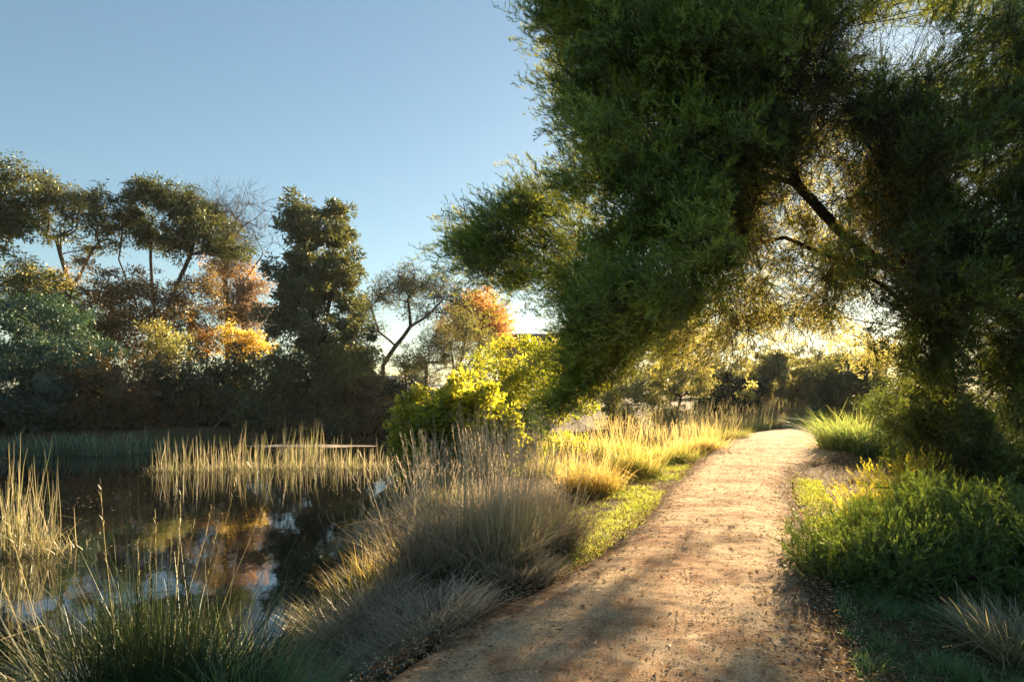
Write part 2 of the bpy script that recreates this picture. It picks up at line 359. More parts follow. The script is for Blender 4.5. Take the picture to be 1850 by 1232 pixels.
# ------------------------------------------------------------------ woody plants
def tubes(mb, paths, radii, sides=5, mi=0):
    for Pn, r in zip(paths, radii):
        Pn = np.asarray(Pn); r = np.asarray(r); k = len(Pn)
        if k < 2: continue
        T = nrm(np.gradient(Pn, axis=0))
        ref = np.array([0, 0, 1.]) if abs(T[0, 2]) < .8 else np.array([1., 0, 0])
        U_ = nrm(np.cross(T, ref)); V_ = np.cross(T, U_)
        a = np.linspace(0, 2*PI, sides, endpoint=False)
        ring = Pn[:, None]+r[:, None, None]*(np.cos(a)[None, :, None]*U_[:, None]+np.sin(a)[None, :, None]*V_[:, None])
        mb.grid(ring[None], .5, mi, wrap=True)
def skeleton(trunks, targets, r0, rtip=.008, step=.4, sag=.0, wob=.06, power=.5, lenw=.3, sides=5):
    """grow branches from given trunk polylines to every target; pipe-model radii"""
    N = []; par = []; L = []; segs = []
    for pl in trunks:
        pl = np.asarray(pl, float)
        # resample
        pts = [pl[0]]
        for a, b in zip(pl[:-1], pl[1:]):
            k = max(1, int(np.linalg.norm(b-a)/step))
            for q in range(1, k+1): pts.append(a+(b-a)*q/k+R.normal(size=3)*wob*step*.25)
        if N:
            d = np.linalg.norm(np.array(N)-pts[0], axis=1); j = int(d.argmin()); start = j; pts = pts[1:] if d[j] < .02 else pts
        else: start = -1
        ids = [start] if start >= 0 else []
        for p_ in pts:
            par.append(ids[-1] if ids else -1); L.append(0 if not ids else L[ids[-1]]+np.linalg.norm(p_-N[ids[-1]]))
            N.append(np.asarray(p_)); ids.append(len(N)-1)
        segs.append(ids)
    targets = np.asarray(targets); A0 = np.array(N)
    d0 = np.array([np.min(np.linalg.norm(A0-t, axis=1)) for t in targets])
    count = [0]*len(N)
    for ti in np.argsort(d0):
        t = targets[ti]; A = np.array(N)
        cost = np.linalg.norm(A-t, axis=1)+lenw*np.array(L)
        j = int(cost.argmin()); p0 = A[j]; dist = np.linalg.norm(t-p0)
        pj = par[j]; dirp = nrm(p0-A[pj]) if pj >= 0 else np.array([0, 0, 1.])
        k = max(2, int(dist/step)); c1 = p0+(nrm(t-p0)*.6+dirp*.4)*dist*.4+np.array([0, 0, sag*dist])
        ids = [j]
        for q in range(1, k+1):
            f = q/k; p_ = (1-f)**2*p0+2*f*(1-f)*c1+f*f*t+(R.normal(size=3)*wob*step if q < k else 0)
            par.append(ids[-1]); L.append(L[ids[-1]]+dist/k); N.append(p_); ids.append(len(N)-1); count.append(0)
        count[ids[-1]] = 1; segs.append(ids)
    for i in range(len(N)-1, -1, -1):
        if par[i] >= 0: count[par[i]] += count[i]
    cnt = np.maximum(np.array(count, float), .6); tot = cnt.max()
    rad = np.maximum(r0*(cnt/tot)**power, rtip)
    mb = MB(); A = np.array(N); ps = []; rs = []
    for ids in segs:
        r = rad[ids].copy()
        if len(ids) > 1: r[0] = min(r[0], r[1]*1.25)
        ps.append(A[ids]); rs.append(r)
    tubes(mb, ps, rs, sides)
    return mb, A, rad
def strips(mb, a, b, w, v, mi=0, bend=None, seg=4):
    n = len(a); t = np.linspace(0, 1, seg+1)[None, :, None]
    C = a[:, None]*(1-t)+b[:, None]*t
    if bend is not None: C = C+bend[:, None]*(t*(1-t)*4)
    s = nrm(np.cross(b-a, rdir(n)))
    wd = w*(1-.75*t)
    V = np.stack([C-s[:, None]*wd/2, C+s[:, None]*wd/2], 2)
    mb.grid(V, v, mi)
    return C
def leaves(mb, C, D, l, w, v, mi=0):
    """diamond leaves at C pointing along D"""
    n = len(C); s = nrm(np.cross(D, rdir(n)))
    l = np.broadcast_to(np.asarray(l, float), (n,))[:, None]; w = np.broadcast_to(np.asarray(w, float), (n,))[:, None]
    V = np.stack([C, C+D*l*.45+s*w/2, C+D*l, C+D*l*.45-s*w/2], 1)
    mb.quads(V, v, mi)
def clump_leaves(mb, centers, radii, per, l, w, droop=.0, v=(0, 1), flat=.8, mi=0, tufts=5, lj=.3):
    """leaf clusters: every clump made of smaller tufts so that gaps stay between them"""
    for c, r in zip(centers, radii):
        nt_ = max(2, int(tufts*R.uniform(.9, 1.8))); tc = rdir(nt_)*(R.random((nt_, 1))**.4)*r*np.array([1, 1, flat])
        k = max(1, int(per/nt_)); tv = R.uniform(-.18, .18)
        for q in tc:
            o_ = R.normal(size=(k, 3))*r*R.uniform(.13, .26)*np.array([1, 1, .7])
            p_ = c+q+o_; D = nrm(nrm(o_)+.7*rdir(k)+nrm(q[None])*.4+np.array([0, 0, -droop]))
            ll = l*R.uniform(1-lj, 1+lj, k)
            leaves(mb, p_, D, ll, w*R.uniform(.7, 1.3, k), np.clip(R.uniform(v[0], v[1], k)+tv+R.uniform(-.1, .1), 0, 1), mi)
def shoots(mb, O, D, L, K, nl, nw, v, stem=.004, ang=(.4, .95), smi=1, curve=.15):
    """feathery shoots: a thin stem with K needles; v per shoot"""
    n = len(O); b = rdir(n)*curve*L[:, None]
    E = O+D*L[:, None]
    strips(mb, O, E, stem, .3, smi, b, 3)
    t = (np.arange(K)+R.random((n, K)))/K*.95+.05
    C = O[:, None]*(1-t[..., None])+E[:, None]*t[..., None]+b[:, None]*(t*(1-t)*4)[..., None]
    u = nrm(np.cross(D, rdir(n))); w = np.cross(D, u)
    ph = R.uniform(0, 2*PI, (n, K)); an = R.uniform(ang[0], ang[1], (n, K))*(1-.5*t)
    ND = D[:, None]*np.cos(an)[..., None]+(u[:, None]*np.cos(ph)[..., None]+w[:, None]*np.sin(ph)[..., None])*np.sin(an)[..., None]
    ND[..., 2] += .06; ND = nrm(ND)
    C = C.reshape(-1, 3); ND = ND.reshape(-1, 3); m = len(C)
    s = nrm(np.cross(ND, rdir(m))); l = nl*R.uniform(.65, 1.2, (m, 1)); ww = nw*R.uniform(.7, 1.2, (m, 1))
    vv = np.clip(np.repeat(v, K)+R.normal(size=m)*.1+.12*t.reshape(-1), 0, 1)  # needles lighter at tips: new growth, plus light contrast put into colour
    mb.quads(np.stack([C-s*ww*.35, C+s*ww*.5+ND*l*.4, C+ND*l, C-s*ww*.5+ND*l*.55], 1), vv, 0)

def shadow_xy(p, z=.0):
    s = (p[..., 2]-z)/SUN[2]; return p[..., 0]-SUN[0]*s, p[..., 1]-SUN[1]*s
def inside(px, py, poly): return sdist(np.asarray(px, float), np.asarray(py, float), np.asarray(poly, float)) < 0
def sample_poly(poly, n, d0, d1, dpow=1.0):
    poly = np.asarray(poly, float); lo, hi = poly.min(0), poly.max(0); out = []
    while len(out) < n:
        q = lo+(hi-lo)*R.random((n*2, 2)); q = q[inside(q[:, 0], q[:, 1], poly)]
        out += list(q)
    out = np.array(out[:n]); d = d0+(d1-d0)*R.random(n)**dpow
    return np.stack([(out[:, 0]-925)/FPX*d, d, EYE-(out[:, 1]-HOR)/FPX*d], -1)
def thin(c, lo=-2.5, keep=.2, mindist=None):
    """thins sprays that would stand between the low sun and the open middle of the path"""
    x, y = shadow_xy(c); sp = sdist(x, y, PATH)
    k = np.where((sp < .3) & (y > 2.2) & (y < 24), keep, 1.0)
    return c[R.random(len(c)) < k]

# ---------- the big wattle whose crown arches over the path
def big_wattle():
    base = G(1722, 10.6)
    root = empty('wattle_tree', base, 'huge dark green wattle tree whose feathery crown arches over the path from the right', 'tree')
    A1 = [(945, -60), (938, 35), (975, 60), (965, 95), (992, 130), (1012, 165), (1006, 215), (984, 262), (975, 290), (1000, 330), (1040, 360), (1050, 420), (1010, 480), (990, 540),
          (1010, 600), (1080, 640), (1130, 690), (1180, 660), (1240, 620), (1290, 580), (1330, 500), (1330, 330), (1300, 180), (1330, -60)]
    A2 = [(1000, 330), (960, 330), (900, 350), (880, 385), (830, 420), (812, 455), (850, 500), (890, 520), (930, 545), (985, 560), (1040, 540), (1060, 440)]
    A3 = [(1030, 640), (1040, 590), (1080, 560), (1180, 600), (1200, 640), (1130, 690), (1080, 740), (1040, 770), (1000, 780), (975, 745), (970, 700)]
    B = [(1280, 30), (1600, 30), (1640, 200), (1620, 420), (1560, 560), (1420, 590), (1300, 600), (1310, 400), (1290, 200)]
    B2 = [(1300, -60), (1850, -60), (1850, 120), (1700, 120), (1620, 60), (1500, 90), (1330, 110)]
    Cc = [(1180, 580), (1300, 550), (1420, 550), (1520, 580), (1590, 600), (1622, 640), (1590, 668), (1555, 660), (1520, 628), (1430, 604), (1370, 628), (1300, 652), (1240, 642), (1190, 635)]
    D = [(1640, 90), (1760, 70), (1900, 100), (1900, 640), (1640, 620), (1600, 480), (1640, 300)]
    def boughs(poly, nb, d0, d1, k, rb):     # rounded boughs with gaps between them
        c = sample_poly(poly, nb, d0, d1); a = rdir(nb*k)*(.55+.45*R.random((nb*k, 1)))
        a[:, 2] = np.abs(a[:, 2])*.9-.15
        return np.repeat(c, k, 0)+a*np.repeat(R.uniform(rb*.6, rb*1.2, nb), k)[:, None]*np.array([1, 1, .8])
    A1b = [(1000, 0), (1030, 150), (1040, 260), (1050, 330), (1080, 420), (1050, 500), (1040, 580), (1110, 620), (1160, 640), (1240, 590), (1290, 520), (1330, 420), (1290, 330), (1330, 180), (1400, 100), (1400, -60), (1000, -60)]
    cA = np.concatenate([boughs(A1b, 105, 6.9, 8.8, 5, .36), sample_poly(A1, 230, 8.8, 10.8), sample_poly(A2, 110, 8.6, 10.5), boughs(A3, 22, 7.9, 9.3, 5, .3), sample_poly(A3, 110, 8.2, 9.8)])
    Bu = [(1270, -40), (1480, -40), (1500, 130), (1420, 330), (1340, 470), (1270, 560), (1260, 300)]
    Br = [(1500, 60), (1700, 60), (1700, 600), (1600, 560), (1570, 430), (1590, 300), (1540, 190)]
    cB = np.concatenate([sample_poly(B, 170, 8.5, 13.5), sample_poly(Bu, 110, 8, 11.5), sample_poly(Br, 80, 8, 12)]); cB2 = sample_poly(B2, 130, 8, 12)
    cB = cB[np.hypot((cB[:, 0]/cB[:, 1]*FPX+925)-1500, (HOR-(cB[:, 2]-EYE)/cB[:, 1]*FPX)-370) > 5+40*R.random(len(cB))]
    cC = thin(sample_poly(Cc, 230, 11.5, 15.5), keep=.2)
    D2 = [(1640, 560), (1700, 640), (1760, 640), (1900, 600), (1900, 860), (1760, 850), (1640, 800), (1600, 730), (1620, 690)]
    cD = np.concatenate([boughs(D, 62, 7.2, 9.5, 5, .4), sample_poly(D, 200, 9, 13), boughs(D2, 24, 8.0, 10, 5, .34), sample_poly(D2, 70, 9.5, 12.5)])
    E_ = [(1270, -60), (1540, -60), (1530, 90), (1560, 190), (1660, 190), (1650, 260), (1500, 265), (1400, 300), (1360, 380), (1340, 480), (1280, 560)]
    cE = thin(np.concatenate([boughs(E_, 34, 8.0, 10.5, 5, .35), sample_poly(E_, 90, 9.5, 12)]), keep=.15)
    cD = cD[cD[:, 2] > .25]; cB = thin(cB, keep=.15); cD = thin(cD, keep=.15)
    OUT = [(950, -400), (945, 0), (975, 60), (1000, 130), (1012, 180), (995, 240), (985, 290), (1000, 325), (920, 335), (880, 385), (812, 440), (850, 505), (930, 545), (1000, 562), (1035, 600), (1025, 650), (975, 705), (962, 750), (1000, 782), (1060, 762),
           (1120, 700), (1190, 650), (1250, 615), (1330, 580), (1420, 560), (2200, 560), (2200, -400)]
    def inset(c, m): return c[sdist(c[:, 0]/c[:, 1]*FPX+925, HOR-(c[:, 2]-EYE)/c[:, 1]*FPX, np.array(OUT, float)) < -m]
    cC = cC[R.random(len(cC)) < np.where(cC[:, 0]/cC[:, 1]*FPX+925 > 1540, .3, .8)]
    cA = inset(cA, np.where(cA[:, 2] < 2.8, 36, 26))
    cA = cA[cA[:, 2] > 1.0]
    hole = lambda c: c[((c[:, 0]/c[:, 1]*FPX+925-1630)/105)**2+((HOR-(c[:, 2]-EYE)/c[:, 1]*FPX-92)/52)**2 > R.uniform(.6, 1.3, len(c))]
    cB, cB2, cD, cE = hole(cB), hole(cB2), hole(cD), hole(cE)
    allc = np.concatenate([cA, cB, cB2, cC, cD, cE])
    k = [P(1700, 600, 10.4), P(1672, 548, 10.3)]
    trunks = [[base+np.array([0, 0, -.15]), P(1716, 760, 10.6), P(1702, 660, 10.5), k[0], k[1], P(1640, 505, 10.1), P(1590, 470, 9.9), P(1520, 420, 9.8), P(1440, 330, 9.6), P(1400, 180, 9.3)],
              [k[0], P(1650, 560, 10.4), P(1600, 520, 10.6), P(1540, 480, 10.8), P(1420, 430, 10.6), P(1300, 450, 10.0), P(1200, 520, 9.4)],
              [k[0], P(1745, 480, 10.2), P(1775, 300, 9.8), P(1792, 120, 9.5), P(1795, -60, 9.2), P(1790, -200, 9.0)],
              [P(1792, 30, 9.4), P(1740, 22, 9.2), P(1660, 16, 9.0), P(1600, 32, 8.9), P(1540, 50, 8.8), P(1470, 20, 8.7), P(1380, -30, 8.5)],
              [k[0], P(1620, 590, 10.9), P(1530, 575, 11.6), P(1430, 570, 12.4), P(1330, 580, 12.8)],
              [P(1400, 180, 9.3), P(1330, 120, 9.0), P(1230, 60, 8.6), P(1120, -10, 8.4)],
              [P(1440, 330, 9.6), P(1340, 320, 9.2), P(1240, 330, 8.9), P(1150, 380, 8.7), P(1080, 420, 8.8)],
              [P(1795, 60, 9.3), P(1700, 120, 9.8), P(1620, 180, 10.2), P(1560, 260, 10.8)]]
    mb, A, rad = skeleton(trunks, allc, .185, .006, .38, .06, .10, .92, .25)
    # fine hanging twigs, many of them bare in the see-through middle
    def twigs(c, n, l0, l1, w=.007):
        i = R.integers(0, len(c), n); a = c[i]+R.normal(size=(n, 3))*.07
        d = nrm(rdir(n)*.8+np.array([-.25, -.15, -.55])); ln = R.uniform(l0, l1, n)[:, None]
        C = strips(mb, a, a+d*ln, w, .5, 0, rdir(n)*.12*ln, 5)
        for q in range(2):   # forks
            j = R.integers(1, 4, n); s = C[np.arange(n), j]; d2 = nrm(d+rdir(n)*.7)
            strips(mb, s, s+d2*ln*.5, w*.7, .5, 0, rdir(n)*.06, 3)
    twigs(cB, 7500, .5, 1.3, .009); twigs(cA, 1500, .2, .5); twigs(cC, 700, .3, .8); twigs(cD, 1500, .4, .9); twigs(cB2, 700, .4, 1.)
    mb.build('trunk', M['bark'], root, smooth=True, loc=base)
    ctr = P(1520, 250, 10.5)
    def foliage(mb, c, m, ln, L, K, nl, nw, vb, droop=0, nsh=10, out=1.0):
        """every clump carries m arching branchlets, every branchlet nsh needle shoots"""
        n = len(c)*m; i = np.repeat(np.arange(len(c)), m)
        away = c-ctr; away[:, 2] *= .3; away[:, 1] = away[:, 1]*.6-.6; away = nrm(away)
        D = nrm(away[i]*out+rdir(n)*.85+np.array([0, 0, .12-droop])); l = ln*R.uniform(.55, 1.25, n)
        O = c[i]+R.normal(size=(n, 3))*.10-D*l[:, None]*.25
        E = O+D*l[:, None]; E[:, 2] -= .22*l*R.random(n)
        b = np.array([0, 0, 1.])*(.10*l*R.uniform(.2, 1.4, n))[:, None]+rdir(n)*.05
        strips(mb, O, E, .006, .3, 1, b, 5)
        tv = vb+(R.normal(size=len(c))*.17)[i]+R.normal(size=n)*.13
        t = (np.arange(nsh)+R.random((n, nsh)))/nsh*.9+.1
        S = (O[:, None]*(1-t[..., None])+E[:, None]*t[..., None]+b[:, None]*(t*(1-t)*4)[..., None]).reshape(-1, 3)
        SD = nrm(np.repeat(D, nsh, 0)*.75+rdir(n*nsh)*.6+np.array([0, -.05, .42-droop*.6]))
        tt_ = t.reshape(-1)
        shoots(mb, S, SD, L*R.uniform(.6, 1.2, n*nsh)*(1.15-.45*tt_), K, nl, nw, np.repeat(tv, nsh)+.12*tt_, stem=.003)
    f = MB()
    foliage(f, cA, 9, .58, .15, 12, .046, .0080, .52)  # left boughs toned brighter, lit look put into leaf colour
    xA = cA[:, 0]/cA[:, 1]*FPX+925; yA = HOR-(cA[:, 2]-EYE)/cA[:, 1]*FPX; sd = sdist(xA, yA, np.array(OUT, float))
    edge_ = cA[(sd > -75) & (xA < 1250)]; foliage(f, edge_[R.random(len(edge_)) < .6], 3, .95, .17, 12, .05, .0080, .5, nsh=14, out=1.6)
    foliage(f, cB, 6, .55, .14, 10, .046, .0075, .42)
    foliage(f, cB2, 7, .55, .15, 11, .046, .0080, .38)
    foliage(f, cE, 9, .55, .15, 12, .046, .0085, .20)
    foliage(f, cD, 8, .55, .16, 12, .048, .0085, .16)  # right mass toned darker, its shade put into leaf colour
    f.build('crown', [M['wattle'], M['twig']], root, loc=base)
    f = MB(); foliage(f, cC, 8, .45, .14, 11, .05, .009, .5, droop=.25, out=.3)
    # extra thin sprays, sun flare painted as gold leaf colour, around the bright middle
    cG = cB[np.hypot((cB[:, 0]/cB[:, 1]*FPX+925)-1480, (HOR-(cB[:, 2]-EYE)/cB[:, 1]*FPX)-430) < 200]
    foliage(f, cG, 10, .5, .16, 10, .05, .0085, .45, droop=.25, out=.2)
    tag(f.build('sunglow_sprays', [M['golden'], M['twig']], root, loc=base), 'leaf sprays hanging at the arch with sun glow painted into their gold')
big_wattle()

# ---------- generic trees and bushes
def woody(name, label, cat, base, trunks, cents, r0, leaf, bark, per, l, w, cr=.8, droop=.2, v=(0, 1), group=None, step=.7, tufts=5, flat=.8, sides=4, extra=None, rtip=.012, wob=.12, twigl=0, sag=.04, lenw=.3, trunkname='trunk', crownname='crown'):
    root = empty(name, base, label, cat, group)
    mb, A, rad = skeleton(trunks, cents, r0, rtip, step, sag, wob, .5, lenw, sides)
    if twigl:
        n = len(cents)*twigl; c = np.repeat(cents, twigl, 0); d = nrm(rdir(n)+np.array([0, 0, .35])); ln = R.uniform(.4, 1.1, n)[:, None]*cr*1.2
        C = strips(mb, c, c+d*ln, rtip*1.3, .5, 0, rdir(n)*.1*ln, 4)
        for q in range(2):
            s = C[np.arange(n), R.integers(1, 4, n)]; strips(mb, s, s+nrm(d+rdir(n)*.6)*ln*.5, rtip, .5, 0, None, 2)
    mb.build(trunkname, bark, root, smooth=True, loc=base)
    if per:
        f = MB(); clump_leaves(f, cents, cr*R.uniform(.45, 1.15, len(cents)), per, l, w, droop, v, flat, 0, tufts)
        f.build(crownname, leaf, root, loc=base)
    for e in (extra or []):
        f = MB(); clump_leaves(f, e['c'], np.full(len(e['c']), e.get('r', cr)), e['per'], e.get('l', l), e.get('w', w), droop, (0, 1), flat, 0, tufts)
        tag(f.build(e['name'], e['mat'], root, loc=base), e.get('label'))
    return root
def blob(specs, d, dd):
    """clump centres: list of (px, py, rx, ry, n) ellipses at distance d"""
    out = []
    for (px, py, rx, ry, n) in specs:
        n = int(n*1.5); a = rdir(n)*(R.random((n, 1))**.45)*R.uniform(.75, 1.15, (n, 1))
        a = a*np.where(R.random((n, 1)) < .12, 1.3, 1); q = P(px, py, d); out.append(q+a*np.array([rx/FPX*d, dd, ry/FPX*d]))
    return np.concatenate(out)
def bush(name, label, cat, px, py, rx, ry, d, leaf, per, l, w, n=40, cr=.35, dd=None, bark='bark', v=(0, 1), group=None, droop=0, tufts=5, stems=4):
    """low bush: hull of clumps from the ground up"""
    dd = dd or rx/FPX*d*.8
    a = rdir(n)*(R.random((n, 1))**.35)
    c = P(px, py, d)+a*np.array([rx/FPX*d, dd, ry/FPX*d])
    lowk = R.random(n) < .28; g = ground_h(c[:, 0], c[:, 1]); c[:, 2] = np.where(lowk, np.maximum(g, WATER)+cr*R.uniform(.3, 1.2, n), c[:, 2]); c[:, 2] = np.maximum(c[:, 2], np.maximum(g, WATER)+cr*.5)
    base = G(px, d); base[2] = max(base[2], WATER)
    tr = []
    for k in range(stems):
        e = P(px+R.uniform(-.4, .4)*rx, py+ry*.3, d)+np.array([0, R.uniform(-.3, .3)*dd, 0])
        tr.append([base+np.array([R.uniform(-.1, .1)*k, R.uniform(-.1, .1)*k, -.1]), (base+e)/2+R.normal(size=3)*.05, e])
    root = empty(name, base, label, cat, group)
    mb = MB(); T = [tr[0]]
    mb, A, rad = skeleton(T, c, .05+.02*cr, .006, .3, .02, .1, .45, .2, 4)
    mb.build('stems', M[bark], root, smooth=True, loc=base)
    f = MB(); clump_leaves(f, c, np.full(n, cr)*R.uniform(.7, 1.25, n), per, l, w, droop, v, .85, 0, tufts)
    f.build('foliage', leaf, root, loc=base)
    return root

# left bank, far side of the pond
d = 30.
c = blob([(-40, 380, 80, 70, 22), (15, 370, 45, 70, 16), (-10, 470, 60, 50, 14), (25, 320, 20, 30, 5), (70, 520, 50, 30, 7)], d, 2.2)
b = G(-30, d); woody('gum_tree', 'tall dense gum tree cut by the left edge of the photo', 'tree', b, [[b-[0, 0, .2], P(-30, 600, d), P(-20, 480, d)]], c, 0.168, M['gum'], M['greybark'], 234, .17, .055, 0.85, .5, (0, 1), None, .8)
d = 33.
c = blob([(105, 350, 42, 28, 16), (150, 385, 30, 35, 12), (75, 400, 25, 40, 8), (190, 420, 25, 40, 9), (120, 440, 40, 25, 5)], d, 2.0)
b = G(100, d); woody('gum_tree', 'spindly gum tree with thin pale limbs between the left edge gum and the umbrella gum', 'tree', b, [[b-[0, 0, .2], P(95, 640, d), P(70, 540, d), P(40, 500, d)], [P(95, 640, d), P(130, 520, d), P(100, 430, d)], [P(130, 520, d), P(170, 450, d)]], c, 0.132, M['gum'], M['palebark'], 139, .17, .055, 0.68, .5, (.1, 1), None, .7, twigl=5)
d = 34.
c = blob([(235, 385, 35, 30, 15), (300, 360, 48, 30, 26), (350, 395, 38, 30, 18), (395, 430, 32, 30, 14), (270, 420, 50, 25, 14), (330, 440, 35, 22, 8), (430, 460, 20, 15, 4)], d, 2.4)
b = G(290, d); woody('gum_tree', 'umbrella shaped gum tree with three slim bare trunks left of the leafless tree', 'tree', b, [[b-[0, 0, .2], P(285, 620, d), P(275, 520, d), P(272, 440, d)], [P(285, 620, d), P(250, 560, d), P(215, 470, d), P(222, 420, d)], [P(285, 620, d), P(310, 540, d), P(345, 460, d), P(352, 420, d)]], c, 0.144, M['gum'], M['greybark'], 234, .17, .055, 0.72, .45, (0, .9), None, .7, twigl=2)
d = 36.
c = blob([(410, 400, 55, 50, 40), (440, 440, 50, 60, 35), (380, 380, 35, 35, 12), (455, 370, 15, 25, 6)], d, 2.2)
b = G(415, d); woody('bare_tree', 'leafless grey tree with fine upright twigs behind the umbrella gum', 'tree', b, [[b-[0, 0, .2], P(410, 600, d), P(412, 560, d), P(405, 500, d), P(420, 420, d)], [P(412, 560, d), P(440, 510, d), P(475, 460, d)]], c, .14, None, M['palebark'], 0, .1, .1, 1.1, 0, (0, 1), None, .6, rtip=.013, wob=.06, twigl=8)
d = 30.
c = blob([(548, 425, 24, 46, 20), (606, 430, 20, 44, 14), (540, 490, 34, 34, 20), (612, 490, 34, 38, 18), (572, 520, 58, 48, 34), (512, 565, 32, 42, 15), (570, 605, 72, 38, 28), (645, 575, 30, 42, 13), (655, 640, 30, 18, 6), (546, 376, 8, 16, 4), (607, 383, 8, 15, 4)], d, 2.3)
b = G(575, d); woody('evergreen_tree', 'dense dark evergreen tree with two pointed tops standing alone against the sky', 'tree', b, [[b-[0, 0, .2], P(578, 640, d), P(560, 520, d), P(548, 410, d)], [P(578, 640, d), P(600, 520, d), P(606, 410, d)]], c, 0.180, M['dark_tree'], M['bark'], 230, .16, .07, .55, 0, (0, .95), None, .7)
d = 38.
c = blob([(735, 515, 45, 28, 34), (790, 520, 30, 28, 20), (690, 530, 22, 30, 12), (760, 560, 50, 25, 12), (675, 590, 18, 30, 7), (820, 545, 26, 34, 14), (660, 560, 18, 30, 8)], d, 2.2)
b = G(690, d); woody('gum_tree', 'small open gum tree with a crooked trunk leaning right of the dark evergreen', 'tree', b, [[b-[0, 0, .2], P(692, 660, d), P(715, 625, d), P(742, 590, d), P(738, 545, d)], [P(742, 590, d), P(775, 570, d), P(800, 540, d)], [P(715, 625, d), P(685, 600, d), P(672, 560, d)]], c, 0.120, M['gum'], M['greybark'], 36, .17, .055, 0.64, .3, (0, 1), None, .6, twigl=10, rtip=.017)
d = 42.
c = blob([(870, 575, 50, 32, 40), (905, 600, 25, 20, 14), (820, 600, 20, 25, 8), (855, 560, 25, 30, 12)], d, 2.5)
b = G(860, d); woody('autumn_tree', 'orange leaved autumn tree left of the brown roofed house', 'tree', b, [[b-[0, 0, .2], P(862, 660, d), P(868, 610, d)]], c, 0.132, M['orange'], M['greybark'], 230, .15, .07, 1.0, .1, (0, 1), None, .7, twigl=4)
d = 34.
c = blob([(800, 640, 40, 35, 22), (860, 625, 45, 45, 26), (835, 580, 40, 35, 14), (790, 610, 25, 25, 10)], d, 1.6)
b = G(825, d); woody('bare_tree', 'many stemmed grey shrub tree with thin arching twigs in front of the orange tree', 'tree', b, [[b-[0, 0, .2], P(825, 690, d), P(815, 640, d)], [P(825, 690, d), P(860, 640, d), P(890, 590, d)], [P(825, 690, d), P(840, 620, d), P(845, 560, d)]], c, 0.072, M['greybush'], M['greybark'], 150, .09, .04, .7, .0, (0, 1), None, .5, twigl=8, rtip=.012)
# autumn colours between the gums
d = 36.
c = blob([(440, 560, 40, 40, 26), (400, 500, 40, 25, 10), (450, 520, 25, 30, 8)], d, 1.6); c2 = blob([(400, 470, 30, 30, 6), (455, 500, 25, 20, 5)], d, 1.2)
b = G(440, d); woody('autumn_tree', 'pinkish brown autumn tree behind the yellow leaved shrubs', 'tree', b, [[b-[0, 0, .2], P(440, 640, d), P(438, 580, d)]], c, 0.096, M['pinkbrown'], M['greybark'], 260, .11, .06, .9, .1, (0, 1), None, .6, twigl=3,
      extra=[dict(name='orange_leaves', c=c2, per=70, mat=M['orange'], label='last orange leaves high in the crown', r=.8)])
bush('autumn_shrub', 'bright yellow leaved shrub glowing in front of the pinkish autumn tree', 'shrub', 432, 618, 42, 28, 33, M['yellow'], 210, .10, .06, 36, .55, 1.2)
bush('autumn_shrub', 'pale orange leaved shrub left of the bright yellow shrub', 'shrub', 365, 612, 36, 30, 33, M['orange'], 150, .10, .06, 24, .55, 1.2)
# brown and olive shrubbery under the gums
bush('tall_shrub', 'tall olive brown shrub under the spindly gum', 'shrub', 160, 570, 55, 95, 31, M['brown_shrub'], 300, .12, .055, 70, .7, 2.2)
bush('tall_shrub', 'tall brown shrub with backlit golden edges under the umbrella gum', 'shrub', 250, 560, 55, 85, 31.5, M['brown_shrub'], 300, .12, .055, 70, .7, 2.0, v=(.2, 1))
bush('tall_shrub', 'dark rounded shrub against the umbrella gum trunks', 'shrub', 340, 560, 60, 75, 32.5, M['brown_shrub'], 290, .11, .05, 60, .7, 1.8, v=(0, .8))
bush('tall_shrub', 'yellow green shrub behind the blue green willowy shrub', 'shrub', 60, 540, 60, 60, 30, M['olive'], 280, .12, .06, 45, .7, 1.6)
bush('tall_shrub', 'olive backlit shrub low between the brown shrubs', 'shrub', 300, 640, 60, 55, 29, M['olive'], 210, .10, .05, 40, .6, 1.4, v=(0, .8))
bush('willowy_shrub', 'large blue green willowy shrub on the left bank', 'shrub', 60, 660, 125, 120, 24.5, M['bluegreen'], 460, .15, .045, 150, .6, 2.6, droop=.6)
